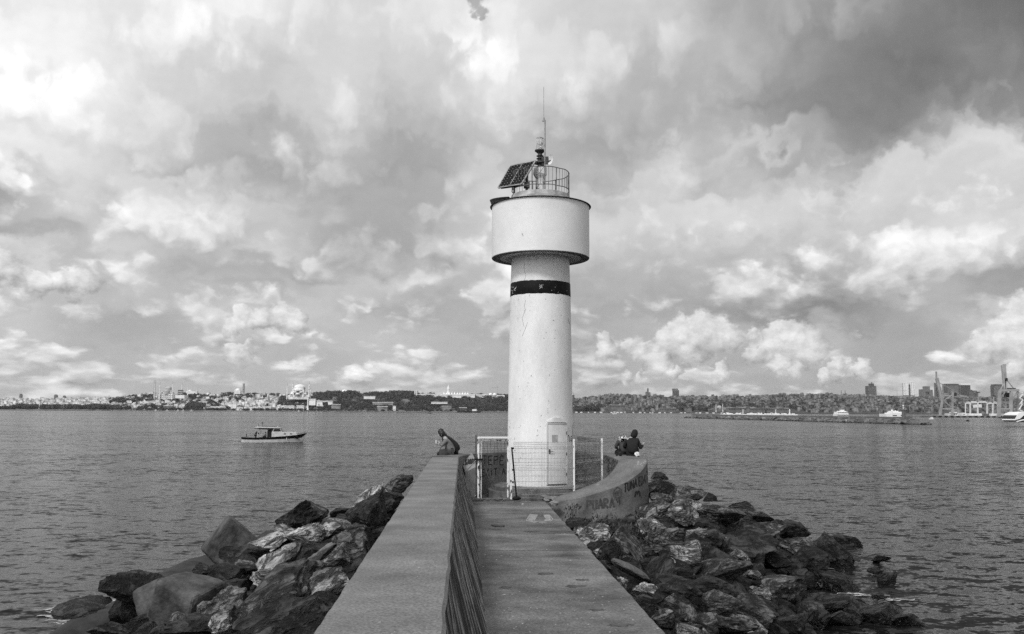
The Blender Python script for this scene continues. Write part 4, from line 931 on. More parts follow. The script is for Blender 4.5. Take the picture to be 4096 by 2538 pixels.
    for nm_ in 'lr':
        K['sh' + nm_] = (J['sh' + nm_][0], .082); K['el' + nm_] = (J['el' + nm_][0], .062); w_ = J['el' + nm_][0].lerp(J['wr' + nm_][0], .92); K['wr' + nm_] = (w_, .044); KE += [('che', 'sh' + nm_), ('sh' + nm_, 'el' + nm_), ('el' + nm_, 'wr' + nm_)]
    skin('jacket', K, KE, topmat, e, 'che')
    K = {}; KE = []
    K['p'] = (T(0, 0, .10), (.165, .15))
    for sd_, nm_ in ((1, 'l'), (-1, 'r')):
        for a, b, rr_ in (('h', 'hip', .11), ('k', 'kn', .08), ('a', 'an', .055)): K[a + nm_] = (J[b + nm_][0], rr_)
        KE += [('p', 'h' + nm_), ('h' + nm_, 'k' + nm_), ('k' + nm_, 'a' + nm_)]
        MB().ball(J['an' + nm_][0].lerp(J['to' + nm_][0], .5) - Vector((0, 0, .01)), .06, 10, 6, (1.5 if abs(c) > .5 else .8, 1.5 if abs(s_) > .5 else .8, .7)).build('shoe', M['dark'], e, smooth=True)
    skin('trousers', K, KE, legmat, e, 'p')
    back = Vector((-c, -s_, 0))
    if hood:
        skin('hood', {'a': (sh + (nk - sh)*.4 + back*.01, (.13, .12)), 'b': (hd + back*.02, (.135, .13)), 'c': (hd + back*.015 + Vector((0, 0, .09)), (.10, .095)), 'd': (hd + Vector((0, 0, .13)), .04)}, [('a', 'b'), ('b', 'c'), ('c', 'd')], topmat, e, 'a')
    elif scarf:
        skin('headscarf', {'a': (sh + (nk - sh)*.3 + back*.02, (.15, .12)), 'b': (hd + back*.03, (.13, .125)), 'c': (hd + back*.02 + Vector((0, 0, .08)), (.10, .095)), 'd': (sh + back*.10 - Vector((0, 0, .03)), (.09, .04))}, [('a', 'b'), ('b', 'c'), ('a', 'd')], scarf, e, 'a')
    else:
        hb_ = MB().ball(hd + back*.022 + Vector((0, 0, .035)), .105, 14, 10, (1.02, .92, 1.05)).ball(hd + back*.06 - Vector((0, 0, .035)), .07, 12, 8, (1, .95, 1.3))
        if bun: hb_.ball(hd + back*.13 + Vector((0, 0, .01)), .045, 10, 7)
        hb_.build('hair', hairmat, e, smooth=True)
    return e, J
def seat(px, D, z=ZT): p = at(px, 1816, D); return Vector((p.x, p.y, z))
# pair on the sea wall end (facing the open water, seen from the side)
w1, J1 = person(seat(1806, 29.5), PI, 'woman in a light grey jacket bending over a cup on the wall end', .20, (.14, 0, .66), M['greyc'], M['dgrey'], M['hair'],
    (((.30, .20, .30), (.40, .10, .40)), ((.30, -.16, .30), (.42, -.06, .41))), coat=1.02, knees=.38, bun=True)
w2, J2 = person(seat(1824, 29.9), PI, 'person in a black jacket hunched close behind the woman in light grey', .36, (.12, 0, .64), M['dark'], M['dark'], M['hair'],
    (((.36, .22, .28), (.50, .12, .30)), ((.34, -.2, .28), (.48, -.08, .30))), coat=1.45, knees=.36, sc_=1.12)
hp = J1['wrl'][0].lerp(J1['wrr'][0], .5) + Vector((-.10, 0, .02))
tag(MB().lathe(hp - Vector((0, 0, .05)), [(.025, 0), (.035, .10), (.03, .102)], 12).build('cup', M['white']), 'small white cup held by the woman in light grey', 'cup')
def bag(name, c, size, mat, label, cat='bag'):
    e = empty(name, c, label, cat); x, y, z = size
    b = MB().prism([(c.x + x/2*math.cos(a)*(1 if abs(math.cos(a)) > .7 else 1.2), c.y + y/2*math.sin(a)) for a in [PI/4*k + PI/8 for k in range(8)]], c.z + .004, c.z + z).build('bag_body', mat, e)
    P = [c + Vector((x*.32*math.cos(PI*k/8), 0, z - .02 + .14*math.sin(PI*k/8))) for k in range(9)]
    MB().tube(P, .011, 6).build('bag_handle', mat, e); return e
bag('handbag', seat(1773, 29.0), (.30, .16, .20), M['dgrey'], 'boxy dark handbag on the wall end in front of the woman in light grey')
lump('dark_bag', seat(1757, 29.2), (.20, .18, .13), M['dark'], 'small black crumpled bag at the wall edge beside the boxy handbag', 'bag', 31)
# pair on the parapet, backs to the camera
M['zebra'] = gmat('striped_scarf', .01, .75, 1.2, 1, .8, contrast=(.49, .51), dist=3.0, stretch=(7, 7, 4))
def rseat(px, py=1816, D=29.6): p = at(px, py, D); return Vector((p.x, p.y, ZT))
p3, J3 = person(rseat(2497, D=29.7), PI/2 + .25, 'woman in a dark grey jacket and a black and white striped headscarf, her back turned', .10, (.05, .03, .64), M['dgrey'], M['dark'], M['hair'],
    (((.16, .26, .27), (.34, .12, .22)), ((.16, -.26, .27), (.34, -.1, .22))), scarf=M['zebra'], coat=1.08, knees=.40, sc_=.95)
p4, J4 = person(rseat(2530, D=29.4), PI/2 - .15, 'person in a black hooded coat holding up one hand, seen from behind', .04, (.04, -.09, .72), M['dark'], M['dark'], M['hair'],
    (((.10, .27, .27), (.34, .2, .24)), ((.04, -.27, .22), (.14, -.36, .36))), hood=True, coat=1.16, knees=.42, sc_=1.02)
lump('carrier_bag', rseat(2549, D=29.15) , (.24, .16, .15), M['white'], 'white plastic carrier bag beside the hooded person', 'bag', 41)
lump('dark_pouch', rseat(2481, D=29.2), (.15, .13, .16), M['dark'], 'round black pouch beside the woman with the striped headscarf', 'bag', 42)
lump('dark_case', rseat(2467, D=29.3) + Vector((0, 0, 0)), (.10, .08, .10), M['dark'], 'tiny dark object furthest along the parapet from the hooded person', 'case', 43)

# ------------------------------------------------------------------ fishing boat
def boat():
    D = 134.0; k = D/F/7.625*1.0; P0 = at(940 + 1150/7.625, 1680 + 700/7.625, D); ox, oy = P0.x, P0.y
    def X(x): return ox + (x - 1150)*k
    def Z(y): return max(0, 1)*(700 - y)*k
    e = empty('motor_boat', (ox, oy, 0), 'white wooden cabin boat with a dark band along its side crossing the water', 'boat')
    # stations: x, half beam at sheer, half beam at waterline, z sheer, z waterline edge
    ST = [(270, .95, .85, 545), (400, 1.15, 1.0, 553), (700, 1.35, 1.2, 560), (1150, 1.42, 1.25, 545), (1500, 1.3, 1.0, 520), (1750, 1.05, .62, 495), (1900, .8, .33, 475), (2010, .52, .1, 455), (2090, .3, .02, 438), (2150, .08, .01, 425)]
    wl = [700, 703, 702, 698, 692, 688, 684, 680, 560, 470]
    rings = []
    for (x, b, w, zs), zw in zip(ST, wl):
        xx = X(x); zsh = Z(zs); bot = Z(zw) if x > 2050 else -.25; band = zsh - (zsh - max(bot, 0))*.42
        rings.append((xx, b, w, zsh, band, bot))
    for nm_, mt in (('hull', M['boatw']), ('sheer_band', M['black'])):
        V = []; Fc = []
        for (xx, b, w, zsh, band, bot) in rings:
            t = (band - bot)/(zsh - bot + 1e-6); mb_ = w + (b - w)*t
            lv = [(b*.92, zsh), (b + .03, zsh), (mb_ + .02, band)] if nm_ == 'sheer_band' else [(b*.9, zsh - .03), (mb_, band + .01), (w + (b-w)*.3, bot*.5 + band*.3), (w*.8, bot), (0, bot - .05)]
            V += [(xx, oy - y, z) for y, z in lv] + [(xx, oy + y, z) for y, z in lv[::-1]]
        m_ = len(V)//len(rings)
        h = m_//2
        for i in range(len(rings) - 1):
            for j in range(m_ - 1):
                if nm_ == 'sheer_band' and j == h - 1: continue
                Fc.append((i*m_ + j, (i+1)*m_ + j, (i+1)*m_ + j + 1, i*m_ + j + 1))
        if nm_ == 'hull': Fc.append(tuple(range(m_)))
        MB().add(V, Fc).build(nm_, mt, e)
    MB().add([(X(x), oy + s_*b*.9, Z(zs) - .12) for (x, b, w, zs) in ST for s_ in (-1, 1)], [(2*i, 2*i+1, 2*i+3, 2*i+2) for i in range(len(ST)-1)]).build('deck', M['curb'], e)
    def side(poly, y, th): return MB().ext([(X(a), oy + y, Z(b)) for a, b in poly], (0, th, 0))
    cab = side([(1150, 540), (1150, 395), (1470, 395), (1850, 405), (1900, 480), (1500, 520)], -.95, 1.9).build('cabin', M['boatw'], e)
    for x in (1538, 1716): side([(x-35, 463), (x-25, 435), (x+35, 435), (x+25, 463)], -.965, .02).build('porthole', M['glassy'], cab)
    wh = side([(1150, 395), (1195, 270), (1380, 270), (1450, 395)], -.8, 1.6).build('wheelhouse', M['boatw'], e)
    side([(1193, 382), (1215, 305), (1372, 305), (1425, 378)], -.82, .03).build('window', M['glassy'], wh)
    MB().ext([(X(1455), oy - .65, Z(385)), (X(1455), oy + .65, Z(385)), (X(1398), oy + .65, Z(300)), (X(1398), oy - .65, Z(300))], (.03, 0, .02)).build('windscreen', M['glassy'], wh)
    side([(640, 262), (660, 245), (1400, 262), (1400, 275), (1180, 280), (640, 275)], -.95, 1.9).build('canopy_roof', M['boatw'], e)
    side([(640, 275), (1170, 285), (1170, 325), (770, 320), (760, 300), (640, 297)], -.97, 1.94).build('canopy_valance', M['dark'], e)
    for x in (740, 1010):
        for y in (-.9, .9): MB().bar((X(x), oy + y, Z(555)), (X(x - (20 if x < 800 else 0)), oy + y, Z(280)), .03).build('canopy_post', M['boatw'], e)
    side([(1010, 540), (1020, 330), (1150, 330), (1150, 540)], -.75, 1.4).build('bulkhead', M['dark'], e)
    for x in (1020, 1300): MB().tube([(X(820), oy - .8, Z(232)), (X(1350), oy - .8, Z(240))], .02).build('roof_rail', M['iron'], e) if x == 1020 else MB().tube([(X(820), oy + .8, Z(232)), (X(1350), oy + .8, Z(240))], .02).build('roof_rail', M['iron'], e)
    MB().lathe((X(1285), oy, Z(265)), [(.16, 0), (.17, .1), (.1, .17), (.01, .19)], 14).build('dome_light', M['boatw'], e, smooth=True)
    MB().bar((X(830), oy, Z(250)), (X(830), oy, Z(90)), .025).box((X(832), oy, Z(130)), (.12, .1, .28)).bar((X(810), oy, Z(170)), (X(850), oy, Z(170)), .03).build('mast', M['iron'], e)
    MB().bar((X(755), oy - .3, Z(250)), (X(715), oy - .3, Z(150)), .03).build('antenna', M['iron'], e)
    MB().tube([(X(285), oy - .8, Z(545)), (X(290), oy - .8, Z(395))], .02).bar((X(285), oy + .8, Z(545)), (X(290), oy + .8, Z(395)), .02).build('stern_rail', M['galv'], e)
    MB().bar((X(385), oy, Z(540)), (X(360), oy, Z(455)), .06).build('tiller', M['dark'], e)
    MB().tube([(X(1900), oy - .75, Z(475)), (X(1970), oy - .45, Z(405))], .03).box((X(1975), oy, Z(420)), (.3, .5, .12)).build('anchor', M['galv'], e)
    MB().tube([(X(1870), oy - .8, Z(440)), (X(2040), oy - .4, Z(425)), (X(2170), oy, Z(385))], .02).build('bow_rail', M['dark'], e)
    ty = MB(); n = 18
    for i in range(n):
        a, b = 2*PI*i/n, 2*PI*(i+1)/n; c = Vector((X(1895), oy - .86, Z(560))); ty.bar(c + Vector((.16*math.cos(a), 0, .16*math.sin(a))), c + Vector((.16*math.cos(b), 0, .16*math.sin(b))), .07, 8)
    ty.build('tyre_fender', M['black'], e); MB().bar((X(1610), oy - 1.3, Z(560)), (X(1605), oy - 1.3, Z(635)), .06, 8).build('fender', M['boatw'], e)
    f = MB()
    return e, X, Z, oy, k
be, bX, bZ, boy, bk = boat()
def mini(loc, face, label, topm, lean, legm, stand=False, h=1.0):
    """standing or sitting figure on the boat"""
    if not stand:
        return person(loc, face, label, lean, (.04, 0, .68), topm, legm, M['hair'], (((.2, .2, .27), (.38, .12, .28)), ((.2, -.2, .27), (.38, -.12, .28))), coat=1.05, sc_=.98)
    c, s_ = math.cos(face), math.sin(face); T = lambda f, l, u: Vector(loc) + Vector((c*f - s_*l, s_*f + c*l, u))
    e = empty('person', Vector(loc), label, 'person')
    J = {'pel': (T(0, 0, .92), (.15, .12)), 'che': (T(lean*.7, 0, 1.28), (.16, .12)), 'nec': (T(lean, 0, 1.45), .055), 'hea': (T(lean*1.25, 0, 1.60), .085), 'top': (T(lean*1.25, 0, 1.68), .06)}
    E = [('pel', 'che'), ('che', 'nec'), ('nec', 'hea'), ('hea', 'top')]
    for q, m_ in ((1, 'l'), (-1, 'r')):
        J['s' + m_] = (T(lean*.85, .18*q, 1.36), .06); J['e' + m_] = (T(lean + .1, .22*q, 1.1), .045); J['w' + m_] = (T(lean + .3, .16*q, .98), .03); J['h' + m_] = (T(lean + .38, .15*q, .96), (.04, .02))
        J['hp' + m_] = (T(0, .1*q, .85), .09); J['k' + m_] = (T(.06, .12*q, .45), .06); J['a' + m_] = (T(-.02, .12*q, .07), .045); J['f' + m_] = (T(.12, .12*q, .03), .04)
        E += [('che', 's' + m_), ('s' + m_, 'e' + m_), ('e' + m_, 'w' + m_), ('w' + m_, 'h' + m_), ('pel', 'hp' + m_), ('hp' + m_, 'k' + m_), ('k' + m_, 'a' + m_), ('a' + m_, 'f' + m_)]
    skin('body', J, E, M['skin'], e, 'pel')
    K = {k: (J[k][0], (J[k][1][0]*1.2, J[k][1][1]*1.25) if isinstance(J[k][1], tuple) else J[k][1]*1.35) for k in J if k in ('pel', 'che', 'sl', 'sr', 'el', 'er', 'wl', 'wr')}
    skin('jacket', K, [x for x in E if x[0] in K and x[1] in K], topm, e, 'pel')
    K = {k: (J[k][0], J[k][1]*1.2) for k in ('hpl', 'kl', 'al', 'hpr', 'kr', 'ar')}; K['pel'] = (T(0, 0, .9), (.17, .14))
    skin('trousers', K, [x for x in E if x[0] in K and x[1] in K], legm, e, 'pel')
    skin('hair', {'a': (J['hea'][0] + Vector((-c*.02, -s_*.02, .02)), .094), 'b': (J['hea'][0] + Vector((0, 0, .07)), .075)}, [('a', 'b')], M['hair'], e, 'a')
    return e, J
mini((bX(650), boy - .3, bZ(590) - .35), 0, 'person in black leaning forward under the canopy of the cabin boat', M['dark'], .22, M['dark'], True)
mini((bX(975), boy - .7, bZ(540) - .05), PI, 'person in a grey top sitting behind the cabin of the boat', M['greyc'], .05, M['dark'])
HAZE = 1.8e-5
# ------------------------------------------------------------------ far shores
DS = 3000.0
M['housew'] = gmat('pale_plaster', .5, .9, .06, 1, .8, contrast=(.36, .60), objrand=.15)
M['house_shade'] = gmat('cloud_shaded_plaster', .02, .24, .06, 1, .8, contrast=(.36, .66), objrand=.3)  # grey render, darkened further to stand in for cloud shadow over this city
M['roofd'] = gmat('roof_tile', .16, .5, .06, 1, .8, contrast=(.36,.62), objrand=.3)
M['treef'] = gmat('far_foliage', .018, .12, .07, 3, .9, contrast=(.36, .64), objrand=.45)
M['hillL'] = gmat('hillside_ground', .06, .20, .03, 6, .9)
M['hillR'] = gmat('shaded_hillside_ground', .02, .06, .03, 6, .9)  # ground colour lowered as if under the same cloud shadow
M['stone'] = gmat('pale_stone', .62, .82, .08, 4, .8)
M['lead'] = gmat('lead_dome', .3, .42, .1, 4, .6)
M['tower'] = gmat('tower_facade', .03, .07, .05, 3, .5)
M['tower2'] = gmat('light_tower_facade', .09, .16, .05, 3, .5)
M['fwhite'] = gmat('ship_white', .72, .85, .1, 3, .5)
M['crane'] = gmat('crane_steel', .22, .4, .1, 4, .6)
M['fdark'] = gmat('dark_steel', .015, .03, .1, 3, .6)
M['quay'] = gmat('quay_stone', .10, .28, .05, 5, .9)
SKL = [(-500, 1600), (0, 1598), (300, 1596), (470, 1590), (560, 1578), (640, 1576), (760, 1580), (900, 1580), (1000, 1578), (1100, 1578), (1200, 1585), (1300, 1577), (1400, 1572), (1450, 1580), (1600, 1573), (1700, 1580), (1850, 1582), (2000, 1585), (2150, 1590)]
SKR = [(2150, 1600), (2300, 1602), (2440, 1583), (2600, 1588), (2700, 1591), (3000, 1588), (3200, 1580), (3400, 1583), (3500, 1588), (3700, 1592), (3900, 1594), (4096, 1594), (4700, 1594)]
def interp(T, x):
    if x <= T[0][0]: return T[0][1]
    for (a, b), (c, d) in zip(T[:-1], T[1:]):
        if x <= c: return b + (d - b)*(x - a)/(c - a)
    return T[-1][1]
def hy(px):  # horizon row
    return 1636 + .0046*px
def ridge(px, DR): return (hy(px) - interp(SKL if px < 2150 else SKR, px))/F*DR + EYE.z - 9
def ter(px, t):
    """ground height at fraction t up the slope"""
    DR = 3550 if px < 2150 else 4200
    s_ = 3*min(t, 1)**2 - 2*min(t, 1)**3; s_ = .35*min(t, 1) + .65*s_
    return 2.2 + (ridge(px, DR) - 2.2)*s_ - max(0, t - 1)*25
def gpt(px, t):
    D0, D1 = (DS, 3550) if px < 2150 else (2800, 4200)
    D = D0 + (D1 - D0)*t; P = at(px, 1640, D); return Vector((P.x, P.y, ter(px, t)))
def terrain(name, x0, x1, mat):
    V = []; Fc = []; xs = list(range(x0, x1 + 1, 12)); ts = [-.03, 0, .004] + [k/14 for k in range(1, 22)]
    for t in ts:
        for x in xs:
            p = gpt(x, max(t, 0)); 
            if t < 0: D = (DS if x < 2150 else 2800) - 8; q = at(x, 1640, D); p = Vector((q.x, q.y, -2))
            elif t == 0: D = (DS if x < 2150 else 2800) - 8; q = at(x, 1640, D); p = Vector((q.x, q.y, 1.9))
            V.append(p)
    n = len(xs)
    for j in range(len(ts) - 1):
        for i in range(n - 1): Fc.append((j*n+i, j*n+i+1, (j+1)*n+i+1, (j+1)*n+i))
    tag(link(name, mesh(name, V, Fc, mat, True)), kind='structure')
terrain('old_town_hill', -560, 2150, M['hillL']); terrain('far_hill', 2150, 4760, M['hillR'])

def house_parts(w, d, h, hip, seed=0):
    """body with window strips cut as dark faces, hip or flat roof; material slots 0 wall 1 roof 2 window"""
    b = MB(); b.cur = 0; b.box((0, 0, h/2 - 3), (w, d, h + 6)); b.cur = 1
    if hip:
        x, y, e = w/2 + .5, d/2 + .5, min(w, d)*.28
        b.add([(-x, -y, h), (x, -y, h), (x, y, h), (-x, y, h), (-x + y*.9, 0, h + e), (x - y*.9, 0, h + e)], [(0, 1, 5, 4), (1, 2, 5), (2, 3, 4, 5), (3, 0, 4), (0, 3, 2, 1)])
    else:
        b.box((0, 0, h + .4), (w*.98, d*.98, .8)); b.box((w*.2, d*.1, h + 1.8), (w*.25, d*.3, 2.6))
    b.cur = 2; nf = max(1, int(h/3.2)); nw = max(2, int(w/3.4))
    for f in range(nf):
        for k in range(nw):
            b.box((-w/2 + (k + .5)*w/nw, -d/2 - .03, 1.7 + f*3.2), (.95, .1, 1.35))
    return b
def proto(nm, w, d, h, hip, mats):
    o = house_parts(w, d, h, hip); return mesh(nm, o.V, o.F, mats, False, o.mi)
HW = [proto('house', w, d, h, hip, [M['housew'], M['roofd'], M['glassy']]) for (w, d, h, hip) in [(12, 10, 8, 1), (16, 12, 7, 1), (10, 10, 11, 1), (14, 11, 10, 0), (20, 12, 7, 1), (11, 9, 13, 0)]]
M['roof_shade'] = gmat('cloud_shaded_roof', .03, .13, .06, 1, .8, contrast=(.36,.62), objrand=.3)  # roofs of the right city, cloud shadow put into their tone
HG = [proto('apartment_block', w, d, h, hip, [M['house_shade'], M['roof_shade'], M['glassy']]) for (w, d, h, hip) in [(16, 14, 17, 0), (20, 14, 14, 0), (14, 13, 21, 0), (22, 15, 18, 0), (17, 14, 13, 1), (26, 14, 16, 0)]]
r = random.Random(11)
def tree_mesh(nm, seed, n=16, lv=340):
    q = random.Random(seed); V = []; Fc = []
    C = [(Vector((q.gauss(0, .34), q.gauss(0, .34), q.uniform(.35, .95))), q.uniform(.26, .42)) for _ in range(n)]
    for c, rr_ in C:
        for _ in range(lv//n):
            d = Vector((q.gauss(0, 1), q.gauss(0, 1), q.gauss(0, 1))).normalized(); p = c + d*rr_*q.uniform(.75, 1.05)
            a = Vector((q.gauss(0, 1), q.gauss(0, 1), q.gauss(0, 1))).normalized()*.10; b_2 = d.cross(a).normalized()*.10; k = len(V)
            V += [p - a, p + b_2, p + a, p - b_2]; Fc.append((k, k+1, k+2, k+3))
    t = MB().bar((0, 0, -.3), (0, 0, .6), .06, 5, .03); k = len(V); V += t.V; Fc += [tuple(k + i for i in f) for f in t.F]
    return mesh(nm, V, Fc, M['treef'])
TM = [tree_mesh('tree', 50 + k) for k in range(6)]
CY = []
for k in range(2):
    q = random.Random(k); V = []; Fc = []
    for _ in range(260):
        z = q.random(); rr_ = .16*(1 - z)**.7 + .03; a = q.uniform(0, 6.28); p = Vector((rr_*math.cos(a), rr_*math.sin(a), z)); d = Vector((q.gauss(0, .05), q.gauss(0, .05), .07)); s_ = Vector((-math.sin(a)*.04, math.cos(a)*.04, 0)); b0 = len(V)
        V += [p - s_, p - d, p + s_, p + d]; Fc.append((b0, b0+1, b0+2, b0+3))
    CY.append(mesh('cypress', V, Fc, M['treef']))
def zone(px):
    for a, nm_ in [(150, 'beyond the flat dark tree belt'), (470, 'behind the pale shore tower'), (760, 'below the mosque with six minarets'), (1080, 'between the two great mosques'), (1330, 'below the big domed mosque'), (1660, 'on the wooded slope'), (2150, 'below the long palace wall'), (2560, 'just beside the lighthouse shaft'), (2740, 'under the twin hilltop blocks'), (3150, 'above the warehouse quay'), (3480, 'below the two thin minarets'), (3800, 'below the office towers'), (9999, 'behind the container cranes')]:
        if px < a: return nm_
def put_(me, px, t, s_=1.0, rot=0, cls='house', loc=None, sz=None):
    P = loc or gpt(px, t); o = bpy.data.objects.new(me.name.split('.')[0], me); COL.objects.link(o); o.location = P; o.rotation_euler.z = rot; o.scale = sz or (s_, s_, s_)
    z_ = zone(px)
    if cls == 'house': tag(o, 'small pale far house ' + z_, 'house', 'far houses ' + z_)
    elif cls == 'block': tag(o, 'grey far apartment block ' + z_, 'building', 'far blocks ' + z_)
    else: tag(o, 'round dark far tree ' + z_, 'tree', 'far trees ' + z_)
    return o
def dens_house(px, t):
    if px < 480: return .0 if (60 < px < 420 and t < .25) else 1.0
    if px < 1240: return 1.0
    if px < 2150: return .04
    return 1.0
spots = []
while len(spots) < 820:
    px = r.uniform(-40, 1320); t = r.random()**.8*1.02
    if r.random() < dens_house(px, t): spots.append((px, t))
spots.sort(key=lambda s_: s_[1]); near_l = set(range(0, len(spots), 6)); mass = Mass()
for i, (px, t) in enumerate(spots):
    me = HW[r.randrange(6)]; s_ = r.uniform(.75, 1.15); rot = r.uniform(-.35, .35)
    if i in near_l: put_(me, px, .02 + t*.98, s_, rot, 'house')
    else: mass.add(me, gpt(px, .02 + t*.98), s_, rot)
tag(link('distant_houses', mesh('distant_houses', mass.V, mass.F, [M['housew'], M['roofd'], M['glassy']], False, mass.mi)), 'dense pale houses crowding the old town hillside on the far shore', 'houses', kind='stuff')
mass = Mass(); spots = []
while len(spots) < 1500: spots.append((r.uniform(2290, 4180), r.random()**.75*1.03))
spots.sort(key=lambda s_: s_[1])
for i, (px, t) in enumerate(spots):
    me = HG[r.randrange(6)]; s_ = r.uniform(.6, 1.0); rot = r.uniform(-.4, .4)
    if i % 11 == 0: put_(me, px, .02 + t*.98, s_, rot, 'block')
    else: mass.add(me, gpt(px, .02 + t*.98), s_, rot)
tag(link('distant_blocks', mesh('distant_blocks', mass.V, mass.F, [M['house_shade'], M['roof_shade'], M['glassy']], False, mass.mi)), 'dense grey apartment blocks covering the far hillside behind the breakwater', 'buildings', kind='stuff')
# trees
mass = Mass(); spots = []
def tz(n, x0, x1, t0, t1, s0, s1):
    for _ in range(n): spots.append((r.uniform(x0, x1), r.uniform(t0, t1), r.uniform(s0, s1)))
tz(150, 50, 420, .04, .24, 9, 14); tz(30, -30, 60, .03, .1, 7, 10); tz(90, 420, 700, .05, .3, 7, 12); tz(60, 440, 620, .45, .8, 10, 15); tz(45, 780, 870, .1, .9, 9, 13); tz(70, 700, 1230, .05, .6, 8, 12); tz(30, 720, 800, .7, .9, 12, 16)
tz(60, 860, 1200, .6, .95, 8, 13); tz(190, 1120, 1260, .25, .7, 9, 14); tz(30, 755, 790, .05, .3, 12, 18); tz(14, 895, 940, .85, 1, 12, 15)
tz(560, 1250, 2040, .12, 1.0, 10, 16); tz(120, 1250, 1660, .8, 1.05, 12, 17); tz(90, 1240, 2040, .04, .2, 7, 11)
tz(230, 430, 1330, .0, .035, 4, 8); tz(90, 1330, 2040, .0, .03, 4, 7)
tz(60, 2290, 2400, .05, .35, 9, 15); tz(200, 2400, 4100, .1, .9, 8, 13); tz(70, 2680, 2980, .1, .4, 11, 16); tz(110, 3500, 4100, .3, .9, 9, 14); tz(60, 2980, 3200, .15, .4, 10, 14)
r.shuffle(spots)
for i, (px, t, s_) in enumerate(spots):
    me = TM[r.randrange(6)]; P = gpt(px, t); rot = r.uniform(0, 6)
    if i % 7 == 0: put_(me, px, t, s_, rot, 'tree')
    else: mass.add(me, P, s_, rot)
tag(link('distant_woods', mesh('distant_woods', mass.V, mass.F, [M['treef']], False)), 'dark broadleaf woods covering the slopes of the far shores', 'woods', kind='stuff')

# ---- landmark helpers: everything measured in photo pixels on a plane at distance D
def W_(px, py, D): return at(px, py, D)
def rpx(n, D): return n*D/F
def bx(mb, x0, x1, y0, y1, D, dep=None):
    a, b = at(x0, y1, D), at(x1, y0, D); dep = dep or abs(b.x - a.x)*.6
    return mb.box(((a.x + b.x)/2, D + dep/2, (a.z + b.z)/2), (abs(b.x - a.x), dep, abs(b.z - a.z)))
def dome(mb, px, py, rp, D, flat_=1.0, drum_=.25, dy=0, seg=20):
    """py: springing row"""
    c = at(px, py, D); c.y += dy; R = rpx(rp, D)
    prof = [(R*1.02, -R*drum_*2), (R*1.02, 0), (R*1.06, R*.03)] + [(R*math.cos(a), R*flat_*math.sin(a) + R*.03) for a in [PI/2*k/7 for k in range(7)]] + [(.01, R*flat_ + R*.05), ]
    mb.lathe(c, prof, seg); return c
def minaret(par, px, y0, y1, D, w=3.0, dy=0, mat=None, scaf=False):
    a, b = at(px, y1, D), at(px, y0, D); a.y += dy; H = b.z - a.z; R = rpx(w, D)/2; m_ = MB()
    m_.lathe(a, [(R*1.35, -4), (R*1.35, H*.12), (R, H*.16), (R*.95, H*.45), (R*1.5, H*.47), (R*1.5, H*.50), (R*.85, H*.505), (R*.8, H*.64), (R*1.35, H*.66), (R*1.35, H*.685), (R*.75, H*.69), (R*.72, H*.8)], 12)
    o = m_.build('minaret', mat or M['stone'], par); MB().lathe(a, [(R*.82, H*.8), (R*.05, H*.985), (R*.02, H)], 12).build('spire', M['lead'], o)
    if scaf:
        s_ = MB(); q = R*2.0
        for i in (-1, 1):
            for j in (-1, 1): s_.bar(a + Vector((i*q, j*q, 0)), a + Vector((i*q, j*q, H*.97)), .28, 4)
        for k in range(14):
            z = H*.97*k/13
            for (p, p2) in (((-q, -q), (q, -q)), ((q, -q), (q, q)), ((-q, -q), (-q, q))): s_.bar(a + Vector((p[0], p[1], z)), a + Vector((p2[0], p2[1], z)), .22, 4)
        s_.build('scaffolding', M['crane'], o)
    return o
# six-minaret mosque
D = 3260.0; e = empty('mosque', at(664, 1592, D), 'pale mosque with cascading domes and six slender minarets, one in scaffolding', 'mosque')
m_ = MB(); bx(m_, 634, 694, 1577, 1596, D, 50); bx(m_, 644, 684, 1568, 1580, D + 8, 34); bx(m_, 692, 738, 1581, 1594, D + 5, 40)
for x in range(637, 694, 7): bx(m_, x, x + 2, 1575, 1596, D - 1.5, 2)
m_.build('walls', M['stone'], e)
c = MB()
for x in range(640, 692, 7):
    for y in (1581, 1588): bx(c, x + 1, x + 3, y, y + 4, D - .4, .6)
c.build('arched_window', M['fdark'], e)
mm = MB(); dome(mm, 666, 1556, 12, D, .85, .3, 25); mm.build('main_dome', M['lead'], e)
for (x, y, rp, dy) in ((666, 1568, 11, 6), (654, 1566, 6, 15), (679, 1567, 6, 15), (644, 1573, 5, 8), (686, 1574, 5, 8)): q = MB(); dome(q, x, y, rp, D, .8, .4, dy); q.build('half_dome', M['lead'], e)
MB().bar(at(661, 1548, D + 25), at(661, 1538, D + 25), .5, 5).build('finial', M['lead'], e)
minaret(e, 617, 1520, 1590, D + 10, 3, scaf=True)
for (x, y0, y1, dy) in ((639.5, 1526, 1592, -4), (689.5, 1523, 1594, -4), (709, 1526, 1586, 50), (733, 1538, 1584, 50)): minaret(e, x, y0, y1, D, 3.2, dy)
e = empty('courtyard_block', at(720, 1580, D + 20), 'dark square building between the rear minarets of the six-minaret mosque', 'building')
m_ = MB(); bx(m_, 711, 730, 1561, 1584, D + 20); m_.build('walls', M['tower'], e); q = MB()
for y in (1565, 1572):
    for x in range(713, 729, 3): bx(q, x, x + 1.4, y, y + 4, D + 19.4, 1)
q.build('arched_window', M['stone'], e)
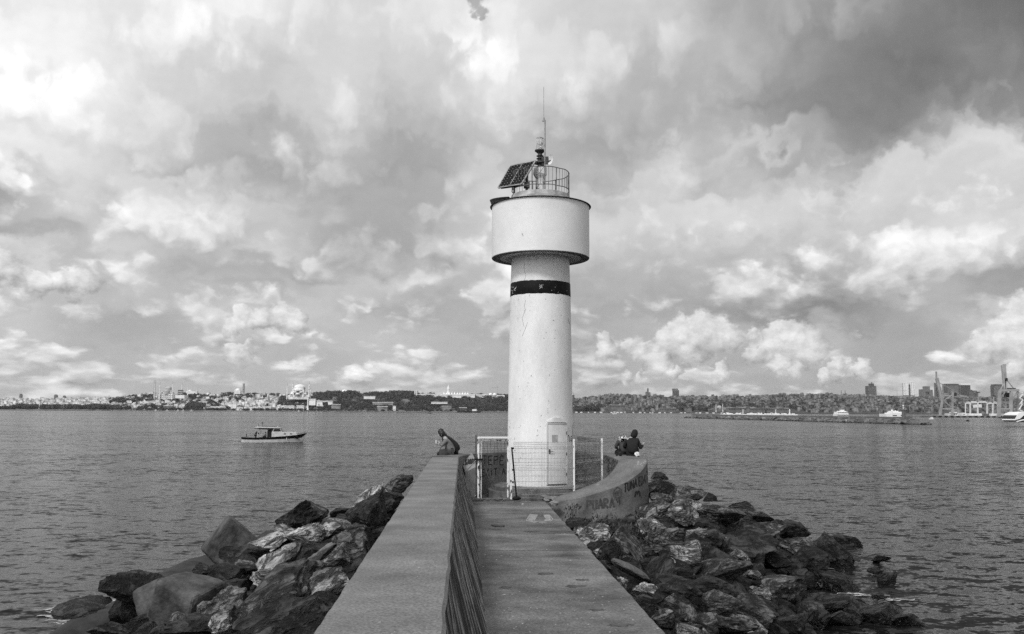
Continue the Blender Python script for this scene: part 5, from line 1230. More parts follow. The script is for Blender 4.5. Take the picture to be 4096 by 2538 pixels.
# big domed mosque
D = 3200.0; e = empty('mosque', at(1193, 1592, D), 'massive domed mosque with stepped buttresses and four stout minarets above dark trees', 'mosque')
m_ = MB(); bx(m_, 1162, 1224, 1568, 1596, D, 60); bx(m_, 1172, 1214, 1555, 1570, D + 8, 40); bx(m_, 1152, 1232, 1581, 1598, D - 6, 20)
for x in (1170, 1209): bx(m_, x, x + 6, 1560, 1592, D - 8, 12)
m_.build('walls', M['stone'], e); mm = MB(); dome(mm, 1193, 1549.5, 22, D, .52, .10, 30, 32); mm.build('main_dome', M['stone'], e)
MB().lathe(at(1193, 1553, D) + Vector((0, 30, 0)), [(rpx(21.5, D), -3), (rpx(21.5, D), 3)], 32).build('window_drum', M['tower2'], e)
for (x, y, rp, dy) in ((1193, 1561, 17, 2), (1182, 1570, 8, -6), (1206, 1570, 8, -6), (1193, 1577, 9, -10), (1168, 1577, 6, -4), (1222, 1577, 6, -4)): q = MB(); dome(q, x, y, rp, D, .45, .1, dy); q.build('half_dome', M['stone'], e)
q = MB()
for x in range(1172, 1216, 5): bx(q, x, x + 2, 1564, 1568, D - .6, 1)
for x in range(1162, 1226, 6): bx(q, x, x + 2.4, 1582, 1588, D - 6.6, 1)
q.build('arched_window', M['tower'], e); MB().bar(at(1193, 1538, D + 30), at(1193, 1532, D + 30), .5, 5).build('finial', M['lead'], e)
for (x, y0, y1, w, dy) in ((1149.5, 1530, 1594, 3.6, -8), (1157, 1525, 1578, 5, 60), (1237.5, 1525, 1586, 5, -8), (1230, 1548, 1590, 3, 60)): minaret(e, x, y0, y1, D, w, dy)
# smaller mosques and towers on the skyline
D = 3450.0
e = empty('mosque', at(948, 1570, D), 'small domed mosque beside a scaffolded column tower on the ridge', 'mosque'); q = MB(); bx(q, 935, 962, 1563, 1577, D); q.build('walls', M['stone'], e); q = MB(); dome(q, 948, 1564, 11.5, D, .85, .2, 12); q.build('main_dome', M['stone'], e); minaret(e, 937.5, 1543, 1576, D, 3)
e = empty('column_tower', at(974, 1570, D), 'scaffolded round column tower next to the small domed mosque', 'tower'); q = MB(); a = at(974, 1572, D); H = at(974, 1531, D).z - a.z
q.lathe(a, [(4, -5), (4, H*.3), (4.8, H*.32), (3.6, H*.34), (4.3, H*.6), (3.2, H*.62), (3.6, H*.85), (2, H*.95), (.2, H)], 10).build('shaft', M['lead'], e)
q = MB()
for k in range(9): q.box(a + Vector((0, 0, H*.1*k + 3)), (9.5, 9.5, .5))
q.build('scaffolding', M['crane'], e)
for (x, y0, y1, w, lb) in ((787.5, 1549, 1573, 2.4, 'left of the domed hall'), (800, 1550, 1575, 2.6, 'with a knobbed top beside the domed hall'), (1005, 1556, 1574, 1.6, 'alone right of the scaffolded column'), (1040.5, 1555, 1575, 1.8, 'alone halfway between the column and the big mosque'), (1248, 1562, 1578, 1.8, 'just right of the big domed mosque')):
    e = empty('minaret', at(x, y1, D), 'thin minaret on the ridge ' + lb, 'minaret'); minaret(e, x, y0, y1 + 4, D, w)
e = empty('domed_hall', at(765, 1570, D), 'low domed hall on the ridge right of the six-minaret mosque', 'building'); q = MB(); bx(q, 744, 786, 1566, 1577, D); q.build('walls', M['stone'], e); q = MB(); dome(q, 757, 1566, 8, D, .7, .1, 10); q.build('main_dome', M['stone'], e)
e = empty('domed_kiosk', at(1378, 1570, 3500), 'white dome on a round drum rising out of the wooded ridge', 'building'); q = MB(); dome(q, 1378, 1566, 10.5, 3500, .6, .25); q.build('main_dome', M['fwhite'], e); q = MB(); q.lathe(at(1378, 1580, 3500), [(rpx(9, 3500), 0), (rpx(9, 3500), 13)], 16).build('drum', M['lead'], e)
# palace
D = 3420.0; e = empty('palace', at(1770, 1592, D), 'long white palace wall with a row of domed kitchen chimneys above the woods', 'palace')
q = MB(); bx(q, 1684, 1762, 1578.5, 1590, D, 25); bx(q, 1762, 1900, 1580, 1592, D - 6, 25); bx(q, 1670, 1690, 1577, 1582, D + 10, 20); bx(q, 1905, 1950, 1582, 1592, D, 20); q.build('walls', M['stone'], e)
q = MB(); bx(q, 1680, 1765, 1576.5, 1579, D - 1, 28); bx(q, 1762, 1900, 1578, 1580.5, D - 7, 28); bx(q, 1903, 1952, 1579, 1582, D - 1, 22); q.build('roof', M['fwhite'], e)
for k in range(10):
    x = 1776 + k*10.6; q = MB(); a = at(x, 1579, D - 2); q.lathe(a, [(4.4, -1), (4.2, 2), (2.6, 5), (1.2, 6.5), (1.2, 9.5), (1.7, 9.8), (.2, 11)], 10).build('chimney', M['fwhite'], e)
q = MB()
for x in range(1908, 1950, 5): bx(q, x, x + 2, 1584, 1589, D - .6, 1)
q.build('arched_window', M['tower'], e)
e = empty('clock_tower', at(1793, 1580, D + 15), 'white tower with a tall conical roof rising behind the palace chimneys', 'tower'); a = at(1793, 1582, D + 15); q = MB(); q.lathe(a, [(6, -3), (6, 11), (4.6, 12), (4.6, 24), (5.4, 25)], 8).build('shaft', M['stone'], e); q = MB(); q.lathe(a, [(5.6, 25), (.2, 41)], 8).build('roof', M['fwhite'], e)
for (x, lb) in ((1660, 'left one of the twin pointed towers at the palace gate'), (1667, 'right one of the twin pointed towers at the palace gate')):
    e = empty('gate_tower', at(x, 1580, D), lb, 'tower'); a = at(x, 1582, D); q = MB(); q.lathe(a, [(2.4, -3), (2.4, 10)], 8).build('shaft', M['stone'], e); q = MB(); q.lathe(a, [(2.9, 10), (.2, 21)], 8).build('roof', M['stone'], e)
e = empty('pavilion', at(1970, 1592, D), 'pale pavilion with two equal domes at the end of the palace', 'building'); q = MB(); bx(q, 1952, 2018, 1581, 1597, D + 4, 30); q.build('walls', M['stone'], e)
for x in (1963, 1979): q = MB(); dome(q, x, 1581, 8.5, D, .95, .1, 8); q.build('dome', M['stone'], e)
q = MB(); [bx(q, x, x + 2.2, 1585, 1592, D + 3.4, 1) for x in (2004, 2008, 2012)]; q.build('arched_window', M['fdark'], e)
def tcrane(px, y0, y1, x0, x1, D, lb, t=1.0):
    e = empty('tower_crane', at(px, y1, D), lb, 'crane'); MB().beam(at(px, y1 + 4, D), at(px, y0, D), t, t).build('mast', M['crane'], e); MB().beam(at(x0, y0 + 2.5, D), at(x1, y0 + 2.5, D), t*.8, t*.8).build('jib', M['crane'], e)
    MB().bar(at(px, y0 - 2, D), at((x0*2 + px)/3, y0 + 2, D), .25, 4).bar(at(px, y0 - 2, D), at((x1 + px)/2, y0 + 2, D), .25, 4).build('tie_bar', M['crane'], e)
tcrane(1990.5, 1549, 1582, 1965, 1997, 3500, 'tower crane behind the twin-domed pavilion', 1.6)
for k, (x0, x1, y0, y1, lb) in enumerate([(1455, 1500, 1587, 1594, 'white villa in the upper woods'), (1490, 1572, 1611, 1618, 'long low white building in the middle of the woods'), (1725, 1790, 1609, 1613, 'long pale terrace building in the woods below the palace'), (1571, 1583, 1626, 1641, 'pale square tower on the shore below the woods')]):
    e = empty('long_building' if k < 3 else 'shore_tower', at((x0+x1)/2, y1, 3100), lb + '', 'building'); q = MB(); bx(q, x0, x1, y0, y1 + 3, 3100 if k < 3 else 3005, 12); q.build('walls', M['quay'] if k == 1 else M['stone'], e); q = MB(); bx(q, x0 - 1, x1 + 1, y0 - 1.5, y0, 3099 if k < 3 else 3004, 14); q.build('roof', M['roofd'] if k == 2 else M['stone'], e)
# shore buildings, sea walls
for k, (x0, x1, y0, lb) in enumerate([(930, 946, 1612, 'tall white block at the water edge below the two mosques'), (946, 972, 1629, 'white shed just right of the tall white shore block'), (996, 1034, 1630, 'wide white shed with a round roof on the shore'), (842, 900, 1628, 'long low white building on the shore left of the tall block'), (1048, 1084, 1628, 'pale shed on the shore right of the wide one'), (1134, 1176, 1625, 'white seaside building with a flat roof below the big mosque'), (1186, 1216, 1624, 'pale pointed house beside the white shore lighthouse'), (1236, 1262, 1597, 'white mansion above the shore lighthouse'), (1266, 1330, 1604, 'long white arcade building behind shore trees'), (655, 690, 1624, 'wide pale hall on the shore below the six minarets'), (1325, 1362, 1619, 'grey bastion of the old sea wall'), (1508, 1550, 1628, 'small pale shed with dark openings by the seaside road'), (1766, 1806, 1626, 'pale kiosk with dark openings near the moored ship'), (1290, 1312, 1610, 'white gabled villa behind the sea wall')]):
    Dh = 3012 + (k in (7, 8, 13))*70; a = (x0 + x1)/2; yb = {7: 1622, 8: 1626, 13: 1622}.get(k, hy(a) + 5)
    e = empty('shore_building', at(a, yb, Dh), lb, 'building'); q = MB(); bx(q, x0, x1, y0, yb, Dh, 14); q.build('walls', M['fwhite'] if k in (0, 2, 7) else M['stone'] if k not in (10, 11, 12, 9) else M['quay'], e); q = MB(); bx(q, x0 - .6, x1 + .6, y0 - 1.6, y0, Dh - .6, 15.5); q.build('roof', M['roofd'] if k in (1, 7, 8, 12, 13) else M['stone'], e)
    q = MB(); n = max(2, int((x1 - x0)/5)); [bx(q, x0 + (i + .3)*(x1 - x0)/n, x0 + (i + .62)*(x1 - x0)/n, y0 + 2.5, y0 + 6, Dh - .3, .6) for i in range(n)]; q.build('window', M['tower'], e)
def shore_tower(px, y0, y1, w, D, lb, nm, cap=True):
    e = empty(nm, at(px, y1, D), lb, 'tower'); a = at(px, y1, D); H = at(px, y0, D).z - a.z; R = rpx(w, D)/2
    MB().lathe(a, [(R*1.5, 0), (R*1.5, H*.1), (R, H*.12), (R*.85, H*.68), (R*1.4, H*.7), (R*1.4, H*.74), (R*.8, H*.75), (R*.8, H*.9), (R*.2, H)], 12).build('shaft', M['fwhite'], e)
shore_tower(1231, 1592, 1641, 5.5, 3000, 'white lighthouse on the far shore below the big domed mosque', 'shore_lighthouse')
e = empty('water_tower', at(157, 1635, 3050), 'pale mushroom-topped tower above the dark tree belt', 'tower'); a = at(157, 1637, 3050); H = at(157, 1599, 3050).z - a.z; MB().lathe(a, [(2.2, 0), (1.9, H*.85), (6, H*.93), (6, H*.99), (.3, H)], 12).build('shaft', M['stone'], e)
for (x0, x1, y0, lb) in ((76, 88, 1579, 'square grey high-rise on the low skyline'), (215, 229, 1582, 'grey block on the low skyline above the mushroom-topped tower'), (250, 262, 1586, 'faint low block on the skyline beside the grey one')):
    e = empty('tower_block', at((x0+x1)/2, 1600, 5000), lb, 'building'); q = MB(); bx(q, x0, x1, y0, 1603, 5000); bx(q, x0 + 3, x1 - 3, y0 - 3, y0, 5003, 10); q.build('walls', M['tower2'], e)
# shoreline embankment of boulders
q = MB(); V = []; Fc = []; rr_ = random.Random(9)
for k in range(520):
    px = -40 + k*4.2; D = DS - 12 + rr_.uniform(-3, 3); c = at(px, 1640, D); c.z = .6 + rr_.random(); q.ball(c, rr_.uniform(1.2, 2.2), 6, 4, (1.6, 1, .8))
o = q.build('embankment_rubble', M['quay']); tag(o, 'dark strip of stones along the old town waterline', 'embankment', kind='stuff')
q = MB()
for k in range(30):
    px = 2300 + k*28; c = at(px + rr_.uniform(-12, 12), 1650, 2790); c.z = 1.5; q.box(c, (rr_.uniform(3, 9), 3, rr_.uniform(2, 4)))
tag(q.build('moored_craft', M['stone']), 'specks of small pale craft and parked vehicles along the far quay', 'boats', kind='stuff')

# ---- right shore landmarks
def tower_block(x0, x1, y0, y1, D, lb, mat, style=0):
    e = empty('office_tower', at((x0+x1)/2, y1, D), lb, 'building'); q = MB(); w = x1 - x0
    if style == 0: bx(q, x0, x1, y0, y1, D)
    elif style == 1: bx(q, x0, x1, y0 + 10, y1, D); bx(q, x0 + w*.28, x1 - w*.28, y0, y0 + 10, D + 5, 30); bx(q, x0 + w*.44, x0 + w*.5, y0 - 6, y0, D + 10, 5)
    elif style == 2: bx(q, x0, x0 + w*.45, y0 + 8, y1, D); bx(q, x0 + w*.3, x0 + w*.62, y0 - 5, y1, D + 6); bx(q, x0 + w*.6, x1, y0 + 10, y1, D); bx(q, x0 + w*.4, x0 + w*.5, y0 - 9, y0 - 5, D + 10, 5)
    elif style == 3: bx(q, x0, x0 + w*.28, y0 + 6, y1, D, 60); bx(q, x1 - w*.28, x1, y0 + 8, y1, D, 60); bx(q, x0, x1, y0 + 8, y0 + 16, D + 1, 58); bx(q, x0 + w*.3, x0 + w*.72, y0 - 6, y0 + 9, D + 4, 50)
    elif style == 4: bx(q, x0 + 3, x1 - 4, y0, y0 + 6, D, 60); bx(q, x0, x1, y0 + 6, y1, D)
    q.build('walls', mat, e)
    if style in (0, 1, 4):
        q = MB(); n = max(3, int(w/4))
        for i in range(n): bx(q, x0 + (i + .35)*w/n, x0 + (i + .55)*w/n, y0 + (12 if style == 1 else 8), y1 - 1, D - 3, 2)
        q.build('glass_strip', M['fdark'] if mat is not M['tower'] else M['tower2'], e)
    if style == 3: q = MB(); bx(q, x0 + w*.32, x0 + w*.68, y0 + 17, y1, D + 20, 20); q.build('recess', M['tower2'], e)
    return e
tower_block(2583, 2602, 1560, 1584, 6000, 'left and slimmer one of the two hilltop blocks, with stepped top', M['tower2'], 2)
tower_block(2693, 2716, 1555, 1586, 6000, 'right one of the two hilltop blocks, broad with a dark band under its roof', M['tower2'], 4)
tower_block(3472, 3505, 1535, 1592, 6500, 'dark office tower with a set-back top and antenna', M['tower'], 1)
tower_block(3690, 3731, 1552, 1594, 7500, 'grey twin-legged tower shaped like a gateway', M['tower2'], 3)
tower_block(3791, 3835, 1536, 1592, 7500, 'dark framed slab tower behind the container crane', M['tower'], 0)
tower_block(3845, 3881, 1535, 1596, 7500, 'grey tower with a white crown', M['tower2'], 0)
bpy.data.objects['office_tower.005']
q = MB(); bx(q, 3844, 3882, 1534, 1541, 7490, 70); q.build('crown', M['fwhite'], bpy.data.objects['office_tower.005'])
tower_block(3878, 3890, 1560, 1596, 7400, 'lower dark tower against the white-crowned one', M['tower'], 0)
tower_block(3895, 3912, 1563, 1592, 7500, 'narrow short grey tower alone on the ridge', M['tower2'], 4)
tower_block(3978, 4012, 1538, 1606, 7000, 'dark tower with a chamfered top behind the big crane', M['tower'], 4)
tower_block(3744, 3760, 1532, 1592, 7500, 'tall thin grey tower behind the first crane boom', M['tower2'], 0)
e = empty('office_tower', at(3640, 1582, 8000), 'pair of white striped towers with a darker core beside a tower crane', 'building')
q = MB()
for x in (3617, 3621, 3626, 3631): bx(q, x - .4, x + 2.2, 1532, 1582, 8000, 20)
bx(q, 3616, 3632, 1531, 1533, 7999, 20)
for x in (3644, 3648, 3653, 3657): bx(q, x - .4, x + 2.2, 1529, 1582, 8000, 20)
bx(q, 3643, 3659, 1528, 1530, 7999, 20); q.build('white_rib', M['fwhite'], e); q = MB(); bx(q, 3617, 3631, 1533, 1584, 8010, 30); bx(q, 3645, 3658, 1531, 1584, 8010, 30); q.build('glass_wall', M['tower2'], e); q = MB(); bx(q, 3632, 3643, 1539, 1584, 8005, 30); q.build('core', M['tower'], e)
tcrane(3588, 1561, 1583, 3576, 3645, 7000, 'horizontal tower crane left of the white striped towers', 2.2)
for x in (3365.5, 3381): e = empty('minaret', at(x, 1580, 4400), '%s of the two thin grey minarets on the right ridge' % ('left' if x < 3370 else 'right'), 'minaret'); minaret(e, x, 1556, 1584, 4400, 2.4, mat=M['tower2'])
e = empty('mosque', at(2879, 1640, 2850), 'small grey mosque with two white minarets at the water on the far right shore', 'mosque'); q = MB(); bx(q, 2868, 2892, 1632, 1648, 2850); q.build('walls', M['tower2'], e); q = MB(); dome(q, 2880, 1632, 10, 2850, .9, .2, 8); q.build('main_dome', M['lead'], e); minaret(e, 2864.5, 1611, 1648, 2850, 2.4); minaret(e, 2891.5, 1611, 1648, 2850, 2.4)
for (x0, x1, y0, lb) in ((2915, 2985, 1632, 'long grey warehouse with a curved roof by the far quay'), (2985, 3000, 1628, 'pale gable end between the quay warehouses'), (3000, 3060, 1633, 'first long glazed terminal hall by the far quay'), (3068, 3155, 1634, 'second long glazed terminal hall by the far quay'), (2640, 2705, 1634, 'grey shore block with a plain front'), (2440, 2500, 1621, 'pale row house with peaked roofs near the lighthouse'), (3496, 3600, 1586, 'long pale slab building on the ridge under the crane jib'), (3815, 3975, 1594, 'long flat dark building on the ridge below the towers')):
    Dh = 2795 if y0 > 1610 else 4150; a = (x0+x1)/2; yb = hy(a) + 6 if y0 > 1610 else y0 + 16
    e = empty('quay_building', at(a, yb, Dh), lb, 'building'); q = MB(); bx(q, x0, x1, y0, yb, Dh, 25); q.build('walls', M['tower2'], e); q = MB(); bx(q, x0 - .5, x1 + .5, y0 - 1.5, y0, Dh - .6, 27); q.build('roof', M['roofd'], e)
    q = MB(); n = max(3, int((x1 - x0)/6)); [bx(q, x0 + (i + .25)*(x1-x0)/n, x0 + (i + .7)*(x1-x0)/n, y0 + 3, y0 + 8, Dh - .4, .6) for i in range(n)]; q.build('window', M['fdark'], e)
# stone tower just peeking beside the lighthouse
e = empty('stone_tower', at(2292, 1640, 3600), 'grey stone tower with a conical roof half hidden by the lighthouse', 'tower'); a = at(2290, 1605, 3600); MB().lathe(a, [(8, -20), (8, 22), (9, 24), (7, 25)], 14).build('shaft', M['tower2'], e); MB().lathe(a, [(7.5, 25), (.2, 42)], 14).build('roof', M['lead'], e)

# ---- rubble breakwater
BW = empty('breakwater_wall', at(3200, 1665, 420), 'long low grey concrete wall running along the rubble breakwater', 'wall')
def bwpt(px, D): p = at(px, 1660, D); return p
def bwD(px):  # distance of the waterline along the breakwater
    t = (px - 2735)/(3725 - 2735); return 1/((1-t)/690 + t/345)
q = MB(); V = []; xs = [2775 + (3650 - 2775)*i/24 for i in range(25)]
for x in xs:
    D = bwD(x)*1.02 + 10; c = at(x, 1660, D); zt_ = EYE.z - (1672.5 - hy(3700)) / F*355 if False else 2.95
    for (dy, z) in ((0, 0), (0, zt_), (6, zt_), (6, 0)): V.append((c.x, c.y + dy, z))
q.add(V, [(i*4+k, (i+1)*4+k, (i+1)*4+(k+1) % 4, i*4+(k+1) % 4) for i in range(24) for k in range(4)] + [(0, 1, 2, 3), (96, 97, 98, 99)]).build('wall', M['bwall'], BW)
bm_ = [rock_mesh('rock', (1, 1, .8), 1200 + k, M['brock'], 2, 9) for k in range(5)]; r = random.Random(5)
ms = Mass()
for i in range(330):
    px = 2738 + (3725 - 2738)*(i + r.random())/330; row = i % 3; D = bwD(px)
    c = at(px, 1660, D + row*3.0 + r.uniform(-.6, .6)); s_ = r.uniform(1.8, 3.6); taper = min(1, (px - 2725)/50, (3745 - px)/70)
    c.z = (.15 + row*.5)*taper; s_ *= .38 + .5*taper
    if i % 3 != 1 or px < 2900: ms.add(bm_[r.randrange(5)], c, s_*1.1, r.uniform(0, 6)); continue
    o = link('rock', bm_[r.randrange(5)], None, c); o.scale = (s_*1.35, s_*1.2, s_*.95); o.rotation_euler = (r.uniform(-.4, .4), r.uniform(-.5, .5), r.uniform(0, 6))
    k_ = int((px - 2738)/124); tag(o, 'boulder of the long breakwater ' + ['at its far thin tip', 'near its far tip', 'left of the small white harbour light', 'below the small white harbour light', 'right of the small white harbour light', 'in front of the first ferry', 'between the two ferries', 'below the grey light tower'][min(k_, 7)], 'rock', 'breakwater boulders stretch %s' % 'abcdefgh'[min(k_, 7)])
tag(link('breakwater_rubble', mesh('breakwater_rubble', ms.V, ms.F, M['brock'])), 'packed stones of the long breakwater between its larger boulders', 'rubble', kind='stuff')
q = MB(); V = []
for x in [2740 + (3715 - 2740)*i/24 for i in range(25)]:
    D = bwD(x); tp = min(1, (x - 2725)/50, (3740 - x)/70)
    for (dy, z) in ((0, -.6), (5, .9*tp), (12, 1.2*tp), (20, -.6)): c = at(x, 1660, D + dy); V.append((c.x, c.y, z))
tag(q.add(V, [(i*4+k, (i+1)*4+k, (i+1)*4+k+1, i*4+k+1) for i in range(24) for k in range(3)]).build('breakwater_bank_ground', M['mound']), kind='structure')
# light tower on the breakwater
D = 372.0; e = empty('light_tower', at(3615, 1676, D), 'grey round light tower with a black and white striped lamp post on the breakwater', 'tower'); a = at(3615, 1676, D); R = rpx(7.3, D)
H = lambda y: at(3615, y, D).z - a.z
MB().lathe(a, [(R, 0), (R*.95, H(1645)), (R*1.25, H(1643)), (R*1.25, H(1641)), (R*.8, H(1639)), (R*.3, H(1634))], 18).build('tower_body', M['tower2'], e, smooth=True)
MB().lathe(a, [(.28, H(1635)), (.28, H(1630))], 10).build('lamp_post', M['fwhite'], e); MB().lathe(a, [(.3, H(1630)), (.3, H(1627))], 10).build('lamp_post', M['fdark'], e); MB().lathe(a, [(.28, H(1627)), (.26, H(1622)), (.05, H(1620))], 10).build('lantern', M['fwhite'], e)
MB().bar(a + Vector((0, 0, H(1620))), a + Vector((0, 0, H(1612))), .05, 4).box(a + Vector((0, 0, H(1612))), (.9, .2, .15)).build('antenna', M['crane'], e)
# outer pier with small white harbour light
tag(MB().add([(at(x, 1660, 1400).x, 1400 + dy, z) for x in (2890, 3190) for (dy, z) in ((0, -1), (0, 1.6), (12, 1.6), (12, -1))], [(0, 1, 5, 4), (1, 2, 6, 5), (2, 3, 7, 6), (0, 1, 2, 3), (4, 5, 6, 7)]).build('harbour_pier', M['stone']), 'thin pale pier beyond the breakwater carrying a small white light', 'pier')
shore_tower(3159, 1637, 1660, 5.2, 1402, 'small white harbour light at the end of the thin pale pier', 'harbour_light')
for x in (2972, 3103): e = empty('pier_lamp', at(x, 1660, 1404), 'thin white lamp post %s on the pale pier' % ('farthest from the harbour light' if x < 3000 else 'nearest the harbour light'), 'lamp post'); MB().bar(at(x, 1661, 1404), at(x, 1641, 1404), .5, 6, .35).box(at(x, 1640.5, 1404), (2.2, 1, .8)).build('post', M['fwhite'], e)
r = random.Random(8); q = MB()
for k in range(60): c = at(r.uniform(2892, 3185), 1660, 1403 + r.uniform(0, 6)); c.z = 2.1; q.box(c, (r.uniform(1, 3.5), 2, r.uniform(.6, 1.6)))
tag(q.build('pier_clutter', M['fwhite']), 'tiny pale boats and vehicles strewn along the thin pier', 'clutter', kind='stuff')

# ---- ships
def ship(name, lb, cat, px0, px1, yw, D, hull, tiers, masts=(), extra=None, bow=1, beam=None):
    """hull: (rows above waterline px, material); tiers: list of (x0,x1,y0,y1,mat,inset)"""
    a, b = at(px0, yw, D), at(px1, yw, D); L = b.x - a.x; e = empty(name, Vector(((a.x+b.x)/2, D, 0)), lb, cat); bw_ = beam or L*.22; h = rpx(hull[0], D)
    V = []; N = 10
    for i in range(N + 1):
        t = i/N; u = t if bow > 0 else 1 - t; wd = bw_/2*(1 if u < .6 else max(.04, 1 - ((u - .6)/.4)**1.8)); sh_ = h*(1 + .55*max(0, u - .6)/.4*hull[2])
        x = a.x + L*t; xo = (L*.03*(u - .5))*bow
        V += [(x, D - wd*.8, -.4), (x + xo, D - wd, sh_), (x + xo, D + wd, sh_), (x, D + wd*.8, -.4)]
    MB().add(V, [(i*4+k, (i+1)*4+k, (i+1)*4+(k+1) % 4, i*4+(k+1) % 4) for i in range(N) for k in range(4)] + [(0, 1, 2, 3), (N*4, N*4+1, N*4+2, N*4+3)]).build('hull', hull[1], e)
    for (x0, x1, y0, y1, mt, k) in tiers:
        p, q_ = at(x0, y1, D), at(x1, y0, D); zl_, zh = max(p.z, .2), q_.z; nm_ = 'window_band' if mt is M['glassy'] else 'deckhouse'; w2 = bw_*k
        MB().box(((p.x+q_.x)/2, D, (zl_+zh)/2), (q_.x - p.x, w2, zh - zl_)).build(nm_, mt, e)
    for (x, y0, y1) in masts: MB().bar(at(x, y1, D), at(x, y0, D), max(.12, D*.00012), 5).build('mast', M['crane'], e)
    return e
G_ = M['glassy']; Wm = M['fwhite']
ship('ferry', 'smaller white two-deck ferry behind the breakwater, seen end on', 'ferry', 3340, 3387, 1672, 480, (6, Wm, .3), [(3341, 3386, 1655, 1668, Wm, .9), (3341.5, 3385.5, 1660, 1662.5, G_, .94), (3343, 3384, 1648, 1655, Wm, .8), (3344, 3383, 1650.5, 1652.5, G_, .84), (3352, 3380, 1645, 1648, Wm, .6), (3362, 3374, 1640, 1645, Wm, .4)], [(3367, 1629, 1642), (3358, 1638, 1646), (3377, 1636, 1646)], beam=6)
ship('ferry', 'larger white ferry with a round dome on its bridge beside the grey light tower', 'ferry', 3530, 3598, 1673, 430, (7, Wm, .1), [(3531, 3560, 1656, 1668, Wm, .9), (3553, 3597, 1652, 1668, Wm, .95), (3556, 3572, 1661, 1663.5, G_, 1.0), (3560, 3594, 1648, 1653, Wm, .8), (3562, 3584, 1644.5, 1648, Wm, .6), (3588, 3592, 1660, 1664, G_, 1.0)], [(3570, 1634, 1645)], beam=8)
d_ = MB().ball(at(3568, 1643, 430), rpx(4.2, 430), 12, 8).build('dome', Wm, bpy.data.objects['ferry.001'], smooth=True); MB().ball(at(3582, 1645, 430), rpx(2.6, 430), 10, 6).build('dome', Wm, bpy.data.objects['ferry.001'], smooth=True)
ship('cargo_ship', 'dark cargo ship with a small white bridge passing close under the woods', 'ship', 1829, 1922, 1651, 2300, (6, M['fdark'], .4), [(1889, 1906, 1638, 1645, Wm, .8), (1886, 1912, 1641, 1645, M['tower2'], .6), (1836, 1868, 1631, 1633, M['stone'], .5)], [(1841, 1632, 1646), (1864, 1632, 1646), (1904, 1628, 1640)], bow=-1, beam=14)
ship('speedboat', 'tiny speedboat with white wash left of the cargo ship', 'boat', 1712, 1732, 1650, 1500, (2, M['fdark'], .3), [(1716, 1724, 1646, 1649, M['fdark'], .5)], beam=3)
ship('motor_yacht', 'tiny white motor yacht right of the lighthouse shaft', 'boat', 2449, 2468, 1653, 1600, (3.5, Wm, .5), [(2453, 2462, 1648, 1651, Wm, .7)], beam=3)
e = ship('sailing_boat', 'white sailing boat with a tall bare mast beside the container quay', 'boat', 3718, 3735, 1677, 640, (4, Wm, .3), [(3722, 3731, 1671, 1674, Wm, .5)], [(3728, 1600, 1672)], beam=2.6); MB().bar(at(3728, 1669, 640), at(3734, 1668, 640), .08, 4).build('boom', M['crane'], e)
ship('workboat', 'small black workboat low in the water before the container quay', 'boat', 3866, 3878, 1687, 500, (3.5, M['fdark'], .4), [(3868, 3872, 1680, 1684, M['fdark'], .6)], beam=1.4)
for k, (x, y) in enumerate([(623, 1643), (668, 1643), (712, 1643), (733, 1643), (766, 1643), (1195, 1645), (2500, 1651), (2610, 1652)]):
    ship('small_boat', 'speck of a white boat on the water %s' % ['left of the six minarets', 'right under the six-minaret mosque dome', 'under the rear minarets', 'beside the boat under the rear minarets', 'under the domed hall', 'under the big domed mosque', 'right of the tiny motor yacht', 'below the slim hilltop block'][k], 'boat', x - 5, x + 5, y, 2700, (1.6, Wm, .2), [(x - 2, x + 2, y - 3.4, y - 1.5, Wm, .6)], beam=3)
# big ferry cut by the right edge
D = 330.0; e = empty('ferry', at(4110, 1690, D), 'modern ferry with sweeping white sides and a black hull, cut off by the picture edge', 'ferry')
def fp(mb, pts, y, th): return mb.ext([at(a, b, D + y) for a, b in pts], (0, th, 0))
fp(MB(), [(4058, 1672), (4066, 1662), (4200, 1660), (4200, 1690), (4076, 1690), (4064, 1684)], 0, 8).build('hull', M['fdark'], e)
fp(MB(), [(4062, 1674), (4072, 1656), (4088, 1649), (4200, 1646), (4200, 1650), (4120, 1654), (4096, 1662), (4080, 1676), (4060, 1682)], -.15, 8.3).build('side_panel', Wm, e)
fp(MB(), [(4064, 1686), (4092, 1678), (4200, 1676), (4200, 1679.5), (4096, 1682), (4068, 1689)], -.15, 8.3).build('side_panel', Wm, e)
fp(MB(), [(4084, 1674), (4100, 1663), (4200, 1660), (4200, 1672)], -.18, .3).build('window_band', G_, e)

# ---- container quay
D = 930.0; tag(MB().add([(at(x, 1660, D).x, D + dy, z) for x in (3716, 4300) for (dy, z) in ((0, -1), (0, 1.8), (120, 1.8), (120, -1))], [(0, 1, 5, 4), (1, 2, 6, 5), (2, 3, 7, 6), (0, 1, 2, 3)]).build('container_quay', M['quay']), 'pale container quay with rubber fenders along its edge', 'quay')
for k in range(16): x = 3735 + k*24; tag(MB().box(Vector((at(x, 1660, D).x, D - .6, 1.0)), (3.2, 1, 1.6)).build('quay_fender', M['fdark']), 'black rubber fender on the edge of the container quay', 'fender', 'quay fenders')
def crane(lb, fx, D, S_):
    e = empty('container_crane', at(fx, 1668, D), lb, 'crane'); return e
